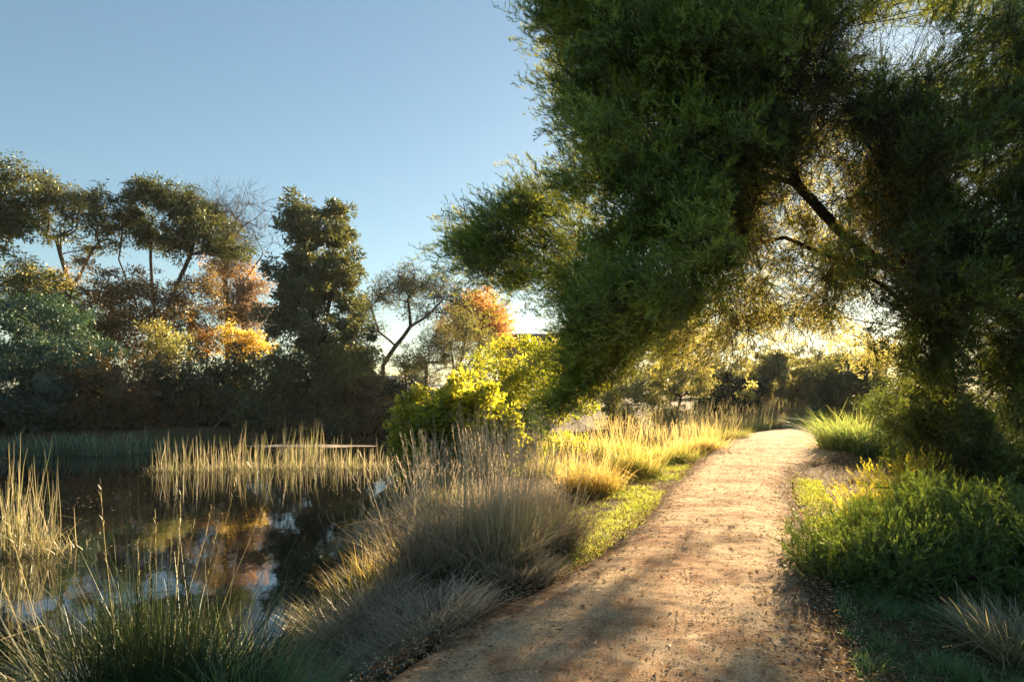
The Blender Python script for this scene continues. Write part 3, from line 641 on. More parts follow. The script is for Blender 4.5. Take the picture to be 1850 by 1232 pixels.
for i, (px, py, rx, ry, d, lab, m_, v_) in enumerate([
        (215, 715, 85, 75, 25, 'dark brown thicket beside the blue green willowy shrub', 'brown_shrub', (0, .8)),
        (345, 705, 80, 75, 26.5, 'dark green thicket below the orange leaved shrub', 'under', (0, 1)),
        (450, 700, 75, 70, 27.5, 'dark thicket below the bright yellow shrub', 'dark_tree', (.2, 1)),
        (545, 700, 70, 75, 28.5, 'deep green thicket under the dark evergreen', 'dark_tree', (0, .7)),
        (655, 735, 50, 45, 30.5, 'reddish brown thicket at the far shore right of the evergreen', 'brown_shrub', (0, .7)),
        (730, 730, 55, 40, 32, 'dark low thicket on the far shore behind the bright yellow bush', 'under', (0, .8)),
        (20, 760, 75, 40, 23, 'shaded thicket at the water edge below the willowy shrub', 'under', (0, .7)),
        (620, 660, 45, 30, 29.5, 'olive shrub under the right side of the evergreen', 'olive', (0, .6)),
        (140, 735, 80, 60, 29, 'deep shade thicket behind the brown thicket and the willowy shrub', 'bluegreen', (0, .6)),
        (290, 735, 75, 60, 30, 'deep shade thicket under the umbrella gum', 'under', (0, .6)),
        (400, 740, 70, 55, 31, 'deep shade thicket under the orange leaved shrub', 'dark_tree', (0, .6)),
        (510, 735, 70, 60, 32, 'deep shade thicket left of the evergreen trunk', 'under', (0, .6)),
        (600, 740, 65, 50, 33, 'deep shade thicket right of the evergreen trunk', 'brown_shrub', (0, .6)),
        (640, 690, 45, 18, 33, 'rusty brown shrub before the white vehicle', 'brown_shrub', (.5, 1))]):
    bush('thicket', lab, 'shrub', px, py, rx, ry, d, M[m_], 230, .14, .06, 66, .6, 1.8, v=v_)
bush('weeping_shrub', 'light olive shrub beside the crooked gum trunk', 'shrub', 740, 655, 30, 28, 36, M['olive'], 200, .11, .05, 22, .6, 1.2)
# fallen pale branches leaning out of the thickets
for (a, b_, c_), lab in [(((385, 775), (418, 740), (455, 715)), 'pale dead branch leaning over the water at the thicket'), (((228, 775), (236, 745), (252, 715)), 'short pale dead branch rising from the left thicket')]:
    mb = MB(); pts = np.array([P(*a, 24.5), P(*b_, 24.2), P(*c_, 24.5)]); t = np.linspace(0, 1, 8)[:, None]
    tubes(mb, [(1-t)**2*pts[0]+2*t*(1-t)*pts[1]+t*t*pts[2]], [np.linspace(.035, .012, 8)], 5)
    tag(mb.build('dead_branch', M['palebark'], smooth=True), lab, 'branch')

# ---------- bushes on the near side
bush('bright_bush', 'round bush with glowing yellow green leaves at the pond edge', 'bush', 822, 782, 118, 100, 12.2, M['bright_bush'], 135, .085, .05, 270, .19, .95, tufts=6, v=(0, 1))
bush('olive_bush', 'tall yellow green bush just behind the rounded glowing bush', 'bush', 962, 688, 130, 92, 16.6, M['bright_bush'], 150, .075, .036, 190, .24, 1.2, tufts=6, v=(0, .7))
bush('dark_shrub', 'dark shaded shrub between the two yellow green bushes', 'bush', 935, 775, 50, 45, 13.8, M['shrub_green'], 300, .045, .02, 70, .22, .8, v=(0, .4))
bush('grey_bush', 'round grey green bush in haze through the arch', 'bush', 1222, 702, 66, 50, 27, M['greybush'], 420, .08, .035, 70, .42, 1.6)
bush('grey_bush', 'smaller grey green bush left of the round hazy one, half behind the hanging crown', 'bush', 1120, 712, 55, 40, 25, M['greybush'], 380, .08, .035, 50, .42, 1.4)
bush('hazy_shrub', 'low dark shrub between the round grey bush and the big hazy shrub', 'bush', 1315, 710, 62, 36, 31, M['under'], 460, .10, .05, 70, .45, 1.2)
bush('hazy_shrub', 'big pointed hazy shrub at the end of the path', 'bush', 1420, 690, 95, 58, 33, M['greybush'], 520, .10, .05, 150, .5, 2.0)
bush('hazy_shrub', 'dark green shrub right of the big hazy shrub', 'bush', 1530, 698, 66, 52, 29, M['dark_tree'], 460, .10, .05, 85, .5, 1.6)
bush('golden_shrub', 'small golden backlit shrub before the big hazy shrub', 'bush', 1350, 712, 12, 20, 27, M['golden'], 100, .08, .03, 14, .22, .25)
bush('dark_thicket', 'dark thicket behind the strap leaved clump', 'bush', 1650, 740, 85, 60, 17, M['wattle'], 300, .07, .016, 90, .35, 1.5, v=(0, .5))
c = blob([(1395, 655, 45, 30, 26), (1440, 630, 45, 28, 20)], 38, 1.8)

def needle_bush(name, label, cents, base, per, r, L, K, nl, nw, mat, vb, up=.5, tips=None):
    root = empty(name, base, label, 'bush')
    mb, A, rad = skeleton([[base-[0, 0, .1], base+[0, 0, .25]]], cents, .045, .005, .2, .05, .1, .45, .2, 4)
    mb.build('stems', M['bark'], root, smooth=True, loc=base)
    n = len(cents)*per; i = np.repeat(np.arange(len(cents)), per); off = rdir(n)*(R.random((n, 1))**.5)*r
    O = cents[i]+off; D = nrm(nrm(off)*.5+rdir(n)*.4+np.array([-.1, -.15, up]))
    v = vb+(R.normal(size=len(cents))*.14)[i]+R.normal(size=n)*.08
    f = MB(); shoots(f, O, D, R.uniform(L*.5, L*1.25, n), K, nl, nw, v, ang=(.45, 1.0))
    f.build('foliage', [mat, M['twig']], root, loc=base)
    return root
# right foreground needle bush
def mound(px, d, rx, ry, h, n, lo=.05):
    a = rdir(n); a[:, 2] = np.abs(a[:, 2]); a *= (R.random((n, 1))**.4); g = G(px, d)
    c = g+a*np.array([rx, ry, h]); c[:, 2] += lo
    return c
needle_bush('low_wattle_bush', 'wide low green feathery bush on the right verge in the foreground', np.concatenate([mound(1690, 6.3, 1.15, 1.1, .62, 95), mound(1830, 5.7, 1.0, 1.0, .75, 80), mound(1590, 5.7, .75, .6, .46, 55)]), G(1720, 6.0), 34, .17, .17, 18, .042, .0062, M['shrub_green'], .45)
needle_bush('yellow_tipped_bush', 'feathery bush with pale yellow tips above the low green bush', mound(1640, 8.0, .85, .6, .72, 60), G(1640, 8.0), 22, .16, .2, 20, .045, .0065, M['bright_bush'], .75)
needle_bush('dark_wattle_bush', 'dark feathery bush below the wattle trunk at the right edge', np.concatenate([mound(1790, 9.0, 1.3, 1.0, 1.15, 100), mound(1880, 8.2, 1.2, .9, 1.3, 60)]), G(1800, 9.0), 28, .22, .2, 18, .045, .006, M['wattle'], .25)

# ------------------------------------------------------------------ grasses by the water and path
S, SG = M['straw'], M['strawgreen']
tussock('rush_clump', 'big dark rush clump in the bottom left corner rising from the shore', 'rush clump', G(262, 4.15), 1.79, 4050, .34, M['rush'], (.02, .30), (0, .30), 0.0077, (0, .55), heads=16, thatch=350, thatchmat=SG, tipv=.2)
tussock('rush_clump', 'shorter green rush clump right of the dark corner clump', 'rush clump', G(455, 3.95), 1.10, 2564, .27, M['green_grass'], (.1, .7), (.1, .6), 0.0074, (0, .8), thatch=300, thatchmat=S)
tussock('rush_clump', 'small rush clump at the left of the dark corner clump', 'rush clump', G(120, 3.9), 0.91, 1484, .24, M['rush'], (.1, .7), (.1, .6), 0.0074, (0, .8), thatch=200, thatchmat=S)
tussock('sedge_clump', 'fine green sedge arching over the water behind the dark corner clump', 'sedge', G(430, 4.9), 0.85, 1080, .32, M['green_grass'], (.1, .8), (.1, .7), 0.0066, (0, .9), thatch=300, thatchmat=SG)
tussock('dry_tussock', 'tall straw coloured tussock with wispy heads left of the path', 'tussock', G(880, 6.1), 1.23, 1175, .36, SG, (.03, .34), (0, .35), 0.0077, (.25, 1), heads=160, thatch=900, thatchmat=S)
tussock('dry_tussock', 'grey straw tussock leaning towards the pond beside the tallest tussock', 'tussock', G(790, 6.3), 1.06, 954, .36, S, (.03, .34), (0, .5), 0.0077, (0, .9), heads=120, thatch=800, thatchmat=S, aim=PI)
tussock('dry_tussock', 'tan tussock nearest the path edge with drooping tips', 'tussock', G(985, 6.9), 1.02, 954, .36, SG, (.03, .34), (.05, .6), 0.0077, (.3, 1), heads=80, thatch=900, thatchmat=S)
tussock('dry_tussock', 'pale tussock behind the tall straw tussock', 'tussock', G(915, 7.9), 1.02, 807, .42, S, (.03, .34), (0, .4), 0.0059, (.2, 1), heads=140, thatch=600, thatchmat=S)
tussock('sprawling_tussock', 'flattened grey brown tussock spilling onto the path edge', 'tussock', G(770, 4.75), 0.46, 588, .36, S, (.3, .9), (.2, .8), 0.0090, (0, .75), thatch=1400, thatchmat=S)
tussock('sprawling_tussock', 'low tangled grey tussock at the bottom by the green weeds', 'tussock', G(655, 4.6), 0.42, 491, .34, S, (.2, .95), (.2, .8), 0.0090, (0, .7), thatch=1200, thatchmat=S)
tussock('sprawling_tussock', 'low straw tuft at the foot of the tan tussock', 'tussock', G(940, 5.7), 0.37, 367, .28, S, (.3, .9), (.2, .7), 0.0090, (.2, .9), thatch=800, thatchmat=S)
tussock('sprawling_tussock', 'dry grey grass mound on the bank above the water', 'tussock', G(660, 5.6), 0.53, 540, .36, S, (.1, .8), (.1, .7), 0.0090, (0, .7), thatch=1200, thatchmat=S)
tussock('yellow_sedge', 'golden yellow sedge at the water edge left of the tall tussocks', 'sedge', G(668, 7.0), 0.68, 810, .34, M['golden_grass'], (.1, .6), (0, .5), 0.0059, (0, .8), thatch=300, thatchmat=SG)
tussock('green_sedge', 'dark green sedge below the yellow sedge', 'sedge', G(600, 6.0), 0.52, 918, .36, M['rush'], (.1, .7), (.1, .7), 0.0077, (.1, .9), thatch=500, thatchmat=SG)
tussock('green_sedge', 'grey green sedge between the glowing bush and the water', 'sedge', G(690, 9.0), 0.53, 864, .5, SG, (.1, .6), (0, .5), 0.0066, (0, .8), heads=60, thatch=400, thatchmat=S)
tussock('green_sedge', 'shaded sedge at the foot of the dark bush', 'sedge', G(800, 9.6), 0.53, 810, .5, SG, (.1, .6), (0, .5), 0.0066, (0, .7), heads=60, thatch=400, thatchmat=S)
tussock('dry_tussock', 'wispy dry tussock against the dark side of the bush', 'tussock', G(950, 9.6), 0.70, 587, .4, S, (.03, .34), (0, .4), 0.0066, (.1, .9), heads=80, thatch=400, thatchmat=S)
for px, d, H, r, lab in [(1062, 10.8, .72, .42, 'large golden tussock where the bush ends'), (1150, 12.6, .80, .40, 'upright green gold tussock by the lit verge'),
                         (1000, 12.4, .7, .45, 'golden tussock in front of the tall yellow green bush'), (1205, 14.6, .62, .5, 'golden tussock just past the upright green gold one'),
                         (1262, 16.6, .62, .55, 'loose golden tussock halfway along the far verge'), (1110, 15.5, .75, .5, 'straw gold tussock behind the upright green gold one'),
                         (1310, 19.5, .62, .55, 'greenish gold tussock before the round grey bush'), (1345, 23.5, .75, .6, 'golden green tussock where the path bends'),
                         (1395, 25.5, .85, .7, 'tall arching tussock at the bend'), (1450, 27, .7, .7, 'last green tussock before the path disappears'),
                         (1285, 25.5, .9, .7, 'rusty gold tussock below the small hazy shrub'), (1230, 21, .8, .7, 'straw tussock before the round grey bush'), (1160, 19, .8, .7, 'hazy straw tussock left of the round grey bush')]:
    m_ = M['golden_grass'] if 'gold' in lab else SG
    if 'green' in lab: m_ = M['green_gold']
    if 'zzz' in lab or 'zzz' in lab: m_ = SG
    tussock('golden_tussock', lab, 'tussock', G(px, d), H*1.12, 1300, r, m_, (.05, .6), (0, .55), .005+.00022*d, (.1, 1), group='tussocks along the left verge', heads=70, thatch=300, thatchmat=M['golden_grass'] if d < 18 else SG, seg=5)
tussock('strap_leaf_clump', 'bushy clump of green strap leaves right of the path bend', 'plant', G(1548, 15.8), 1.5, 2600, .6, M['strap'], (.15, .8), (.1, .6), .022, (0, 1), seg=6, thatch=250, thatchmat=S)
tussock('strap_leaf_clump', 'second strap leaved clump behind the first, merging with the thicket', 'plant', G(1625, 16.8), 1.75, 1500, .6, M['strap'], (.15, .7), (.1, .6), .016, (0, .9), seg=6)
tussock('pale_tuft', 'small pale dry tuft below the strap leaves', 'tussock', G(1572, 11.8), 0.42, 900, .35, S, (.1, .7), (.1, .6), .005, (0, .8))
tussock('pale_tuft', 'pale dry tuft under the wattle trunk', 'tussock', G(1660, 11.4), 0.42, 900, .45, S, (.1, .7), (.1, .6), .005, (0, .7))
tussock('corner_tussock', 'arching grey green tussock in the bottom right corner', 'tussock', G(1850, 4.25), 0.62, 1080, .25, SG, (.15, .8), (.1, .7), 0.0077, (.1, 1), thatch=250, thatchmat=S)

# reeds
def reeds(label, px, d, n, rx, ry, H, w, group, v=(.2, 1), lean=.07, name='reed_clump'):
    mb = MB(); x0 = (px-925)/FPX*d
    x = x0+np.clip(R.normal(size=n), -1.7, 1.7)*rx*.5; y = d+np.clip(R.normal(size=n), -1.7, 1.7)*ry*.5
    root = np.stack([x, y, np.full(n, WATER-.06)], -1)
    h = H*np.clip(.22+.55*R.random(n)+.35*(fbm(x*2.2, y*2.2, 17)-.4)+.35*(R.random(n) < .12), .15, 1.15)
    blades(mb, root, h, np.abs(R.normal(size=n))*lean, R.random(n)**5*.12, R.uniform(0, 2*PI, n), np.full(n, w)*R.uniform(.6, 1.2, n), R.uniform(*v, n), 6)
    k = n*4     # dead leaf litter round the feet of the stems
    j = R.integers(0, n, k); rt = root[j]+R.normal(size=(k, 3))*np.array([.12, .12, 0])
    blades(mb, rt, h[j]*R.uniform(.15, .45, k), R.uniform(.2, .9, k), R.random(k)*.5, R.uniform(0, 2*PI, k), np.full(k, w*.7), R.uniform(.4, 1, k), 4)
    return tag(mb.build(name, M['reed'], loc=(x0, d, WATER)), label, 'reeds', group)
reeds('tall green reed clump standing in the water at the left edge', 22, 8.8, 170, .55, .35, 1.5, .014, None, lean=.07)
reeds('few slanting reeds at the right side of the left edge reed clump', 85, 8.9, 14, .3, .3, 1.3, .012, None, lean=.5)
reeds('single thin reed stand alone in the water', 293, 17.0, 30, .22, .3, 1.1, .018, None)
for i, (px, d, n, H, lab) in enumerate([(350, 17.2, 65, 1.2, 'leftmost dense part of the lit reed bed'), (400, 17.6, 56, .95, 'reed bed patch right of its dense left end'), (452, 17.4, 73, 1.25, 'tallest middle part of the lit reed bed'),
                                        (510, 17.3, 56, 1.0, 'reed bed patch right of the tallest part'), (560, 17.6, 56, 1.15, 'reed bed patch before the painted water glint'), (612, 17.9, 70, .8, 'thin reeds in front of the painted water glint'), (662, 17.6, 70, .8, 'reeds nearest the glowing bush'),
                                        (545, 21.5, 60, 1.5, 'tall sparse reeds behind the lit reed bed')]):
    reeds(lab, px, d, n, .75, .8, H, .018, 'reeds of the lit reed bed in the pond')
for px, d, n, lab in [(120, 20.6, 450, 'blue green sedge at the far left shore'), (190, 21.0, 450, 'blue green sedge below the brown thicket'), (255, 21.8, 400, 'blue green sedge at the right end of the left shore'), (30, 20.4, 350, 'shaded sedge at the left edge of the far shore')]:
    tussock('shore_sedge', lab, 'sedge', np.array([(px-925)/FPX*d, d, WATER]), 1.15, int(n*.6), 1.15, M['sedge_blue'], (.03, .3), (0, .3), .034, (0, 1), group='blue green sedges on the far shore', squash=.5, seg=4)

# ------------------------------------------------------------------ ground cover (stuff)
def scatter(n, box, cond):
    x = R.uniform(box[0], box[1], n); y = box[2]+(box[3]-box[2])*R.random(n)**1.35
    k = cond(x, y); return x[k], y[k]
# verge grass on both sides of the path
def verge():
    x, y = scatter(620000, (-2.5, 9, 3.0, 22), lambda x, y: (lambda sp, s, nz: (sp > -.16) & (sp < 1.3) & (s > .35) & (y > 5.6) & ~((x > 4.9) & (y > 11.8) & (x > .42*y)) & (R.random(len(x)) < np.clip((nz-.36)*6, 0.02, 1)*np.clip(1-(sp-.5)/.9, 0, 1)*np.where((x > .6+.36*y) & (sp > .35), .12, 1)*np.clip((sp+.16)/.25, .1, 1)))(sdist(x, y, PATH), sdist(x, y, POND), fbm(x*1.6, y*1.6, 21)))
    n = len(x); z = ground_h(x, y)-.005
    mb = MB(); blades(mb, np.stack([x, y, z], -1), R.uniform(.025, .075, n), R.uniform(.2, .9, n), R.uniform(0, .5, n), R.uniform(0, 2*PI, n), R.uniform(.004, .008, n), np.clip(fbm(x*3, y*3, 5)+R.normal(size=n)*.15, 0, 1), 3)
    print('verge blades', n)
    tag(mb.build('verge_grass', M['moss']), 'short bright yellow green grass along both edges of the path', 'grass', kind='stuff')
verge()
def shadegrass():
    x, y = scatter(300000, (-1.6, 6, 2.6, 7), lambda x, y: (lambda sp, s, nz: (sp > .0) & (s > .02) & (R.random(len(x)) < np.clip((nz-.42)*4, .02, 1)) & (((x > 1.2) & (y < 6.5)) | ((x < .2) & (y < 4.9))))(sdist(x, y, PATH), sdist(x, y, POND), fbm(x*2, y*2, 31)))
    n = len(x); mb = MB()
    blades(mb, np.stack([x, y, ground_h(x, y)-.01], -1), R.uniform(.03, .10, n)*(.6+2.2*np.clip(fbm(x*3.5, y*3.5, 61)-.4, 0, 1)*2), R.uniform(.2, .9, n), R.uniform(0, .6, n), R.uniform(0, 2*PI, n), R.uniform(.003, .006, n), np.clip(R.uniform(0, .9, n), 0, 1), 4)
    print('shade blades', n)
    tag(mb.build('shade_grass', M['green_grass']), 'fresh green grass and weeds in the shade at both bottom corners', 'grass', kind='stuff')
shadegrass()
def litter():
    m = leafmat('dry_litter', [(0, (.07, .04, .022)), (.5, (.17, .10, .055)), (1, (.36, .25, .15))], trans=.15, gloss=.04)
    def cond(x, y):
        sp = sdist(x, y, PATH); s = sdist(x, y, POND)
        return (s > .05) & (R.random(len(x)) < np.where(sp < 0, np.clip(.03+.95*np.exp(sp*3.4), 0, 1)*.8, np.clip(1.1-sp*.35, .15, .8)))
    x, y = scatter(260000, (-2.6, 9, 2.6, 20), cond); n = len(x)
    sp = sdist(x, y, PATH); z = np.where(sp < -.05, .02+.045*np.clip(-sp/.6, 0, 1), ground_h(x, y)+.012)+R.uniform(0, .012, n)
    C = np.stack([x, y, z], -1); D = rdir(n); D[:, 2] *= .25; D = nrm(D); l = R.uniform(.012, .065, n)
    mb = MB(); leaves(mb, C, D, l, R.uniform(.003, .013, n), R.random(n)**1.4)
    tag(mb.build('leaf_litter', m), 'dry needles and leaf litter along the path edges', 'litter', kind='stuff')
    # grit and small stones
    x, y = scatter(60000, (-2, 8, 2.8, 16), lambda x, y: sdist(x, y, PATH) < .1); n = len(x)
    sp = sdist(x, y, PATH); z = .012+.05*sm(np.clip(-sp/.8, 0, 1))
    r = R.uniform(.0022, .0065, n)*(1+(R.random(n) > .995)*.9)
    c = np.stack([x, y, z+r*.2], -1)[:, None]; s_ = r[:, None, None]*R.uniform(.6, 1.3, (n, 5, 1))
    ring = np.array([[1, 0, -.2], [0, 1, -.2], [-1, 0, -.2], [0, -1, -.2]]); a = R.uniform(0, PI, n); ca, sa = np.cos(a)[:, None], np.sin(a)[:, None]
    rx = ring[None, :, 0]*ca-ring[None, :, 1]*sa; ry = ring[None, :, 0]*sa+ring[None, :, 1]*ca
    lowr = c+np.stack([rx, ry, np.broadcast_to(ring[None, :, 2], rx.shape)], -1)*s_[:, :4]
    hir = c+np.stack([rx*.55, ry*.55, np.full(rx.shape, .75)], -1)*s_[:, :4]
    mb = MB(); mb.grid(np.stack([lowr, hir], 1), R.random((n, 1, 1)), wrap=True); mb.quads(hir, R.random(n))
    gm = leafmat('grit', [(0, (.16, .09, .05)), (.5, (.42, .29, .18)), (1, (.75, .6, .43))], trans=0, gloss=.05)
    tag(mb.build('grit', gm), 'small grit and stones loose on the path', 'gravel', kind='stuff')
litter()
# floating specks on the pond and a pale solid strip painted as a glint on the water
def pondbits():
    m = leafmat('pond_scum', [(0, (.12, .10, .05)), (.6, (.35, .30, .20)), (1, (.6, .55, .42))], trans=0, gloss=.1)
    x, y = scatter(9000, (-12, -1.2, 4.5, 21), lambda x, y: (sdist(x, y, POND) < -.15) & (R.random(len(x)) < np.clip((fbm(x*.6, y*.9, 44)-.45)*5, .05, 1))); n = len(x)
    r = R.uniform(.006, .022, n); a = np.linspace(0, 2*PI, 4, endpoint=False)[None]+R.uniform(0, 1.5, (n, 1))
    rr = r[:, None]*R.uniform(.4, 1.2, (n, 4))
    mb = MB(); mb.quads(np.stack([x[:, None]+rr*np.cos(a), y[:, None]+rr*np.sin(a), np.full((n, 4), WATER+.003)], -1), R.random(n))
    tag(mb.build('pond_specks', m), 'specks of floating debris on the dark pond', 'debris', kind='stuff')
    mb = MB(); t = np.linspace(0, 2*PI, 60, endpoint=False)
    xs = -6.9+2.6*np.cos(t)*(1+.15*np.sin(3*t)); ys = 23.4+.5*np.sin(t)*(1+.3*np.cos(5*t)); c = np.array([-6.9, 23.4])
    V = np.stack([np.stack([c[0]+(xs-c[0])*k, c[1]+(ys-c[1])*k, WATER-.05+.09*np.sqrt(np.clip(1-k*k, 0, 1))+(fbm(xs*3*k, ys*3*k, 3)-.45)*.03*(1-k)], -1) for k in np.linspace(1, .02, 10)])
    mb.grid(V[None], .5, wrap=True)
    tag(mb.build('painted_water_glint', plain('glint_pale', (.50, .40, .30), .8, (.34, .27, .20), 3), smooth=True), kind='structure')  # pale low shape standing in for the water's glint
pondbits()

# ------------------------------------------------------------------ far buildings and vehicle
def boxm(mb, c, s, rz=0):
    c = np.array(c, float); s = np.array(s, float)/2
    v = np.array([[sx, sy, sz] for sz in (-1, 1) for sx, sy in ((-1, -1), (1, -1), (1, 1), (-1, 1))])*s
    ca, sa = math.cos(rz), math.sin(rz); v = np.stack([v[:, 0]*ca-v[:, 1]*sa, v[:, 0]*sa+v[:, 1]*ca, v[:, 2]], -1)+c
    f = [[0, 3, 2, 1], [4, 5, 6, 7], [0, 1, 5, 4], [1, 2, 6, 5], [2, 3, 7, 6], [3, 0, 4, 7]]
    mb.quads(np.array([v[q] for q in f]), np.full(6, .5))
M['white'] = plain('white_paint', (.78, .80, .84), .35, (.70, .72, .76)); M['glassd'] = plain('dark_glass', (.02, .025, .03), .1)
M['roofb'] = plain('brown_roof', (.10, .06, .05), .8); M['wallb'] = plain('brick_wall', (.26, .17, .12), .85); M['tyre'] = plain('tyre_rubber', (.02, .02, .02), .9)
M['redp'] = plain('red_fence_paint', (.22, .06, .04), .7); M['timber'] = plain('grey_timber', (.13, .11, .09), .9)
def house():
    d = 70; b = np.array([(985-925)/FPX*d, d, 0]); r = empty('house', b, 'low house with a long dark brown roof beyond the yellow green bush', 'house')
    top = P(985, 598, d)[2]
    mb = MB(); boxm(mb, b+[0, 4, (top-1.3)/2], (9.5, 7, top-1.3)); mb.build('wall', M['wallb'], r, loc=b)
    mb = MB(); x0, x1 = b[0]-5.6, b[0]+5.6; z0, z1 = top-1.35, top
    for (ya, za, yb, zb) in ((d-.6, z0, d+4, z1), (d+8.6, z0, d+4, z1)):
        q = np.array([[x0, ya, za], [x1, ya, za], [x1-1.0, yb, zb], [x0+1.0, yb, zb]]); mb.quads(q[None], np.array([.5]))
        mb.quads((q+[0, 0, -.15])[None], np.array([.5]))
    for xa, xb in ((x0, x0+1.), (x1, x1-1.)):
        mb.quads(np.array([[[xa, d-.6, z0], [xb, d+4, z1], [xb, d+4, z1-.01], [xa, d+8.6, z0]]]), np.array([.5]))
    mb.build('roof', M['roofb'], r, loc=b)
    for k in range(3):
        mb = MB(); boxm(mb, b+[-3+3*k, .47, 1.7], (1.4, .08, 1.1)); w = mb.build('window', M['glassd'], r, loc=b)
house()
def vehicle():
    d = 44; g = P(665, 676, d); L = 4.6; z = 0.0
    b = np.array([g[0], d, 0.]); r = empty('parked_van', b, 'long white van parked beyond the far shore behind the crooked gum', 'van')
    prof = np.array([(-2.5, .35), (-2.5, 1.0), (-2.3, 1.15), (-1.5, 1.9), (-1.2, 2.0), (2.3, 2.0), (2.45, 1.85), (2.5, .35)])
    mb = MB(); n = len(prof); A = np.stack([b[0]+prof[:, 0], np.full(n, d-.95), prof[:, 1]], -1); B = A+[0, 1.9, 0]
    for i in range(n):
        j = (i+1) % n; mb.quads(np.array([[A[i], A[j], B[j], B[i]]]), np.array([.5]))
    for Q in (A, B):
        mb.quads(np.array([[Q[0], Q[1], Q[2], Q[7]], [Q[2], Q[3], Q[6], Q[7]], [Q[3], Q[4], Q[5], Q[6]]]), np.full(3, .5))
    mb.build('body', M['white'], r, loc=b)
    mb = MB(); boxm(mb, b+[.7, -.96, 1.58], (2.6, .03, .42)); mb.build('window', M['glassd'], r, loc=b)
    for sx in (-1.6, 1.6):
        for sy in (-.9, .9):
            mb = MB(); t = np.linspace(0, 2*PI, 16, endpoint=False); ring = np.stack([b[0]+sx+.34*np.cos(t), np.full(16, d+sy), .34+.34*np.sin(t)], -1)
            mb.grid(np.stack([(ring-[b[0]+sx, d+sy, .34])*.05+[b[0]+sx, d+sy-.1, .34], ring+[0, -.1, 0], ring+[0, .1, 0], (ring-[b[0]+sx, d+sy, .34])*.05+[b[0]+sx, d+sy+.1, .34]])[None], .5, wrap=True)
            mb.build('wheel', M['tyre'], r, loc=b)
vehicle()
def fence(label, px0, px1, d, top, mat, name='fence'):
    x0, x1 = (px0-925)/FPX*d, (px1-925)/FPX*d; b = np.array([(x0+x1)/2, d, 0.]); r = empty(name, b, label, 'fence')
    k = max(2, int((x1-x0)/2.2))
    for i in range(k+1):
        mb = MB(); boxm(mb, [x0+(x1-x0)*i/k, d, top/2-.05], (.12, .12, top+.1)); mb.build('post', mat, r, loc=b)
    for z in (top-.15, top*.5):
        mb = MB(); boxm(mb, [(x0+x1)/2, d-.09, z], (x1-x0, .05, .16)); mb.build('rail', mat, r, loc=b)
fence('white two rail fence seen past the grey shrub tree', 770, 915, 50, 1.5, M['white'])
fence('dark red low fence below the white van', 600, 720, 37, .9, M['redp'])
def shelter():
    d = 40; b = np.array([(775-925)/FPX*d, d, 0.]); r = empty('timber_post', b, 'dark timber post with a crossbar between the crooked gum and the grey shrub tree', 'post'); top = P(0, 656, d)[2]
    mb = MB(); boxm(mb, [b[0]-.15, d, top/2], (.22, .22, top)); mb.build('post', M['timber'], r, loc=b)
    mb = MB(); boxm(mb, [b[0]+.15, d, top+.05], (1.3, .25, .16)); mb.build('crossbar', M['timber'], r, loc=b)
shelter()
# distant trees closing the horizon
far = [(-60, 95, 8, 3), (90, 110, 9, 3), (300, 100, 8, 3), (500, 100, 8, 3), (640, 110, 5, 3), (760, 120, 4.2, 3), (850, 115, 5, 3), (1080, 90, 6, 3), (1180, 100, 5.5, 3), (1290, 80, 4.5, 3), (1380, 95, 7, 3), (1480, 80, 6, 3), (1600, 90, 9, 3), (1720, 80, 9, 3), (1850, 90, 9, 3), (1960, 80, 9, 3)]
fl = ['behind the left edge gum', 'behind the spindly gum', 'behind the umbrella gum', 'behind the dark evergreen', 'just right of the dark evergreen', 'behind the crooked gum', 'behind the orange tree', 'behind the tall yellow green bush', 'above the round grey bush', 'beyond the low hazy shrub', 'beyond the big hazy shrub', 'beyond the dark green hazy shrub', 'beyond the wattle trunk', 'beyond the right half of the wattle', 'beyond the dark bush at the right edge', 'outside the right edge of the photo']
for (px, d, h, r_), lab in zip(far, fl):
    if px > 1900: continue
    b = np.array([(px-925)/FPX*d, d, -.05]); n = 40; a = rdir(n)*(R.random((n, 1))**.4)
    c = b+[0, 0, h*.55]+a*np.array([h*.8, 2.5, h*.45])
    woody('distant_tree', 'faint distant tree '+lab, 'tree', b, [[b, b+[0, 0, h*.4]]], c, 0.150, M['dark_tree'], M['greybark'], 130, .3, .16, 1.4, 0, (0, 1), 'faint distant trees on the horizon', 1.6)

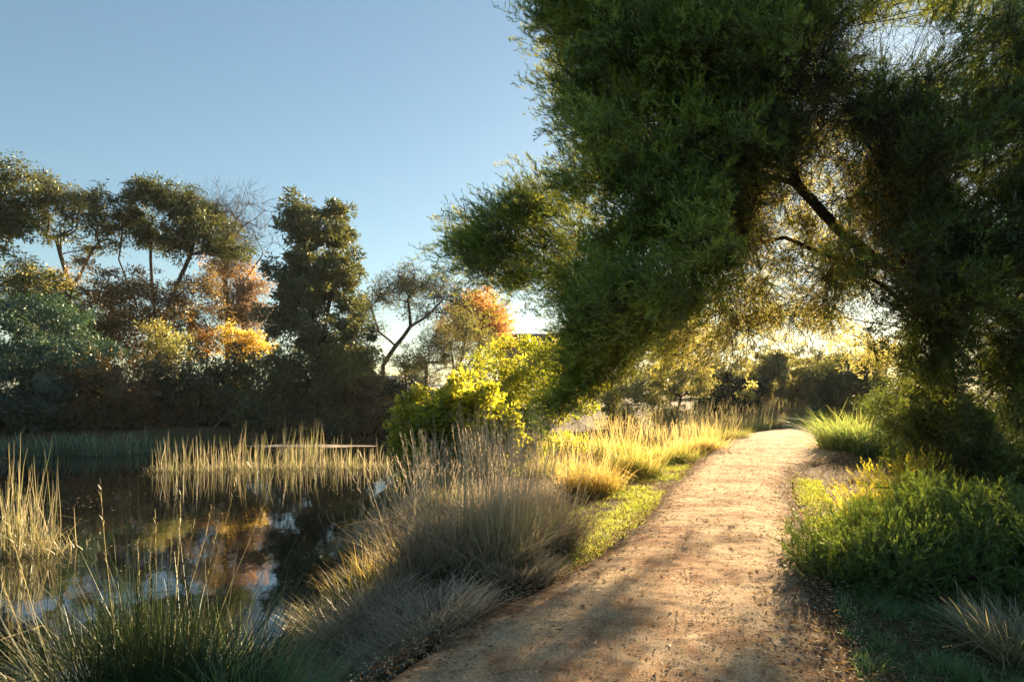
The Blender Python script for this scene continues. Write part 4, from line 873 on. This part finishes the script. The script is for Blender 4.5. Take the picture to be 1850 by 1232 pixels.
# ------------------------------------------------------------------ haze, light, sky, camera
def haze():
    mb = MB(); boxm(mb, [0, 76.5, 6.6], (338, 185, 16.0))
    m, nt, out = newmat('haze_air'); v = nt.nodes.new('ShaderNodeVolumePrincipled')
    v.inputs['Color'].default_value = (.95, .93, .9, 1); v.inputs['Density'].default_value = .0002; v.inputs['Anisotropy'].default_value = .35
    nt.links.new(v.outputs[0], out.inputs['Volume'])
    tag(mb.build('haze', m), 'thin morning haze', kind='stuff')
haze()
w = bpy.data.worlds.new('World'); SC.world = w; w.use_nodes = True; nt = w.node_tree
bg = nt.nodes['Background']; sky = nt.nodes.new('ShaderNodeTexSky'); sky.sky_type = 'NISHITA'; sky.sun_disc = False
sky.sun_elevation = SUN_EL; sky.sun_rotation = SUN_AZ; sky.air_density = 1.0; sky.dust_density = .3; sky.ozone_density = 2.5
bg.inputs['Strength'].default_value = .05
tint = nt.nodes.new('ShaderNodeMix'); tint.data_type = 'RGBA'; tint.blend_type = 'MULTIPLY'; tint.inputs[0].default_value = 1
ti = [q for q in tint.inputs if q.type == 'RGBA']; gm = nt.nodes.new('ShaderNodeGamma'); gm.inputs['Gamma'].default_value = .78; nt.links.new(sky.outputs[0], gm.inputs['Color'])
nt.links.new(gm.outputs[0], ti[0]); ti[1].default_value = (.84, .92, .87, 1)
nt.links.new([q for q in tint.outputs if q.type == 'RGBA'][0], bg.inputs['Color'])
l = bpy.data.lights.new('sun', 'SUN'); l.energy = 5; l.angle = math.radians(.6); l.color = (1, .745, .45)
lo = bpy.data.objects.new('sun', l); COL.objects.link(lo); lo.rotation_euler = (PI/2-SUN_EL, 0, PI-SUN_AZ)
cam = bpy.data.cameras.new('camera'); co_ = bpy.data.objects.new('camera', cam); COL.objects.link(co_)
co_.location = (0, 0, EYE); co_.rotation_euler = (PI/2, 0, 0); cam.lens = 24; cam.sensor_width = 36; cam.shift_y = 74/1850; cam.clip_end = 1000; cam.clip_start = .05
SC.camera = co_
SC.view_settings.view_transform = 'Standard'; SC.view_settings.look = 'None'; SC.view_settings.exposure = 2.38; SC.view_settings.gamma = 1
cy = SC.cycles
cy.max_bounces = 7; cy.diffuse_bounces = 3; cy.glossy_bounces = 2; cy.transmission_bounces = 4; cy.volume_bounces = 0; cy.transparent_max_bounces = 4
cy.use_denoising = True; cy.adaptive_threshold = .01; cy.sample_clamp_indirect = 8
cy.caustics_reflective = False; cy.caustics_refractive = False
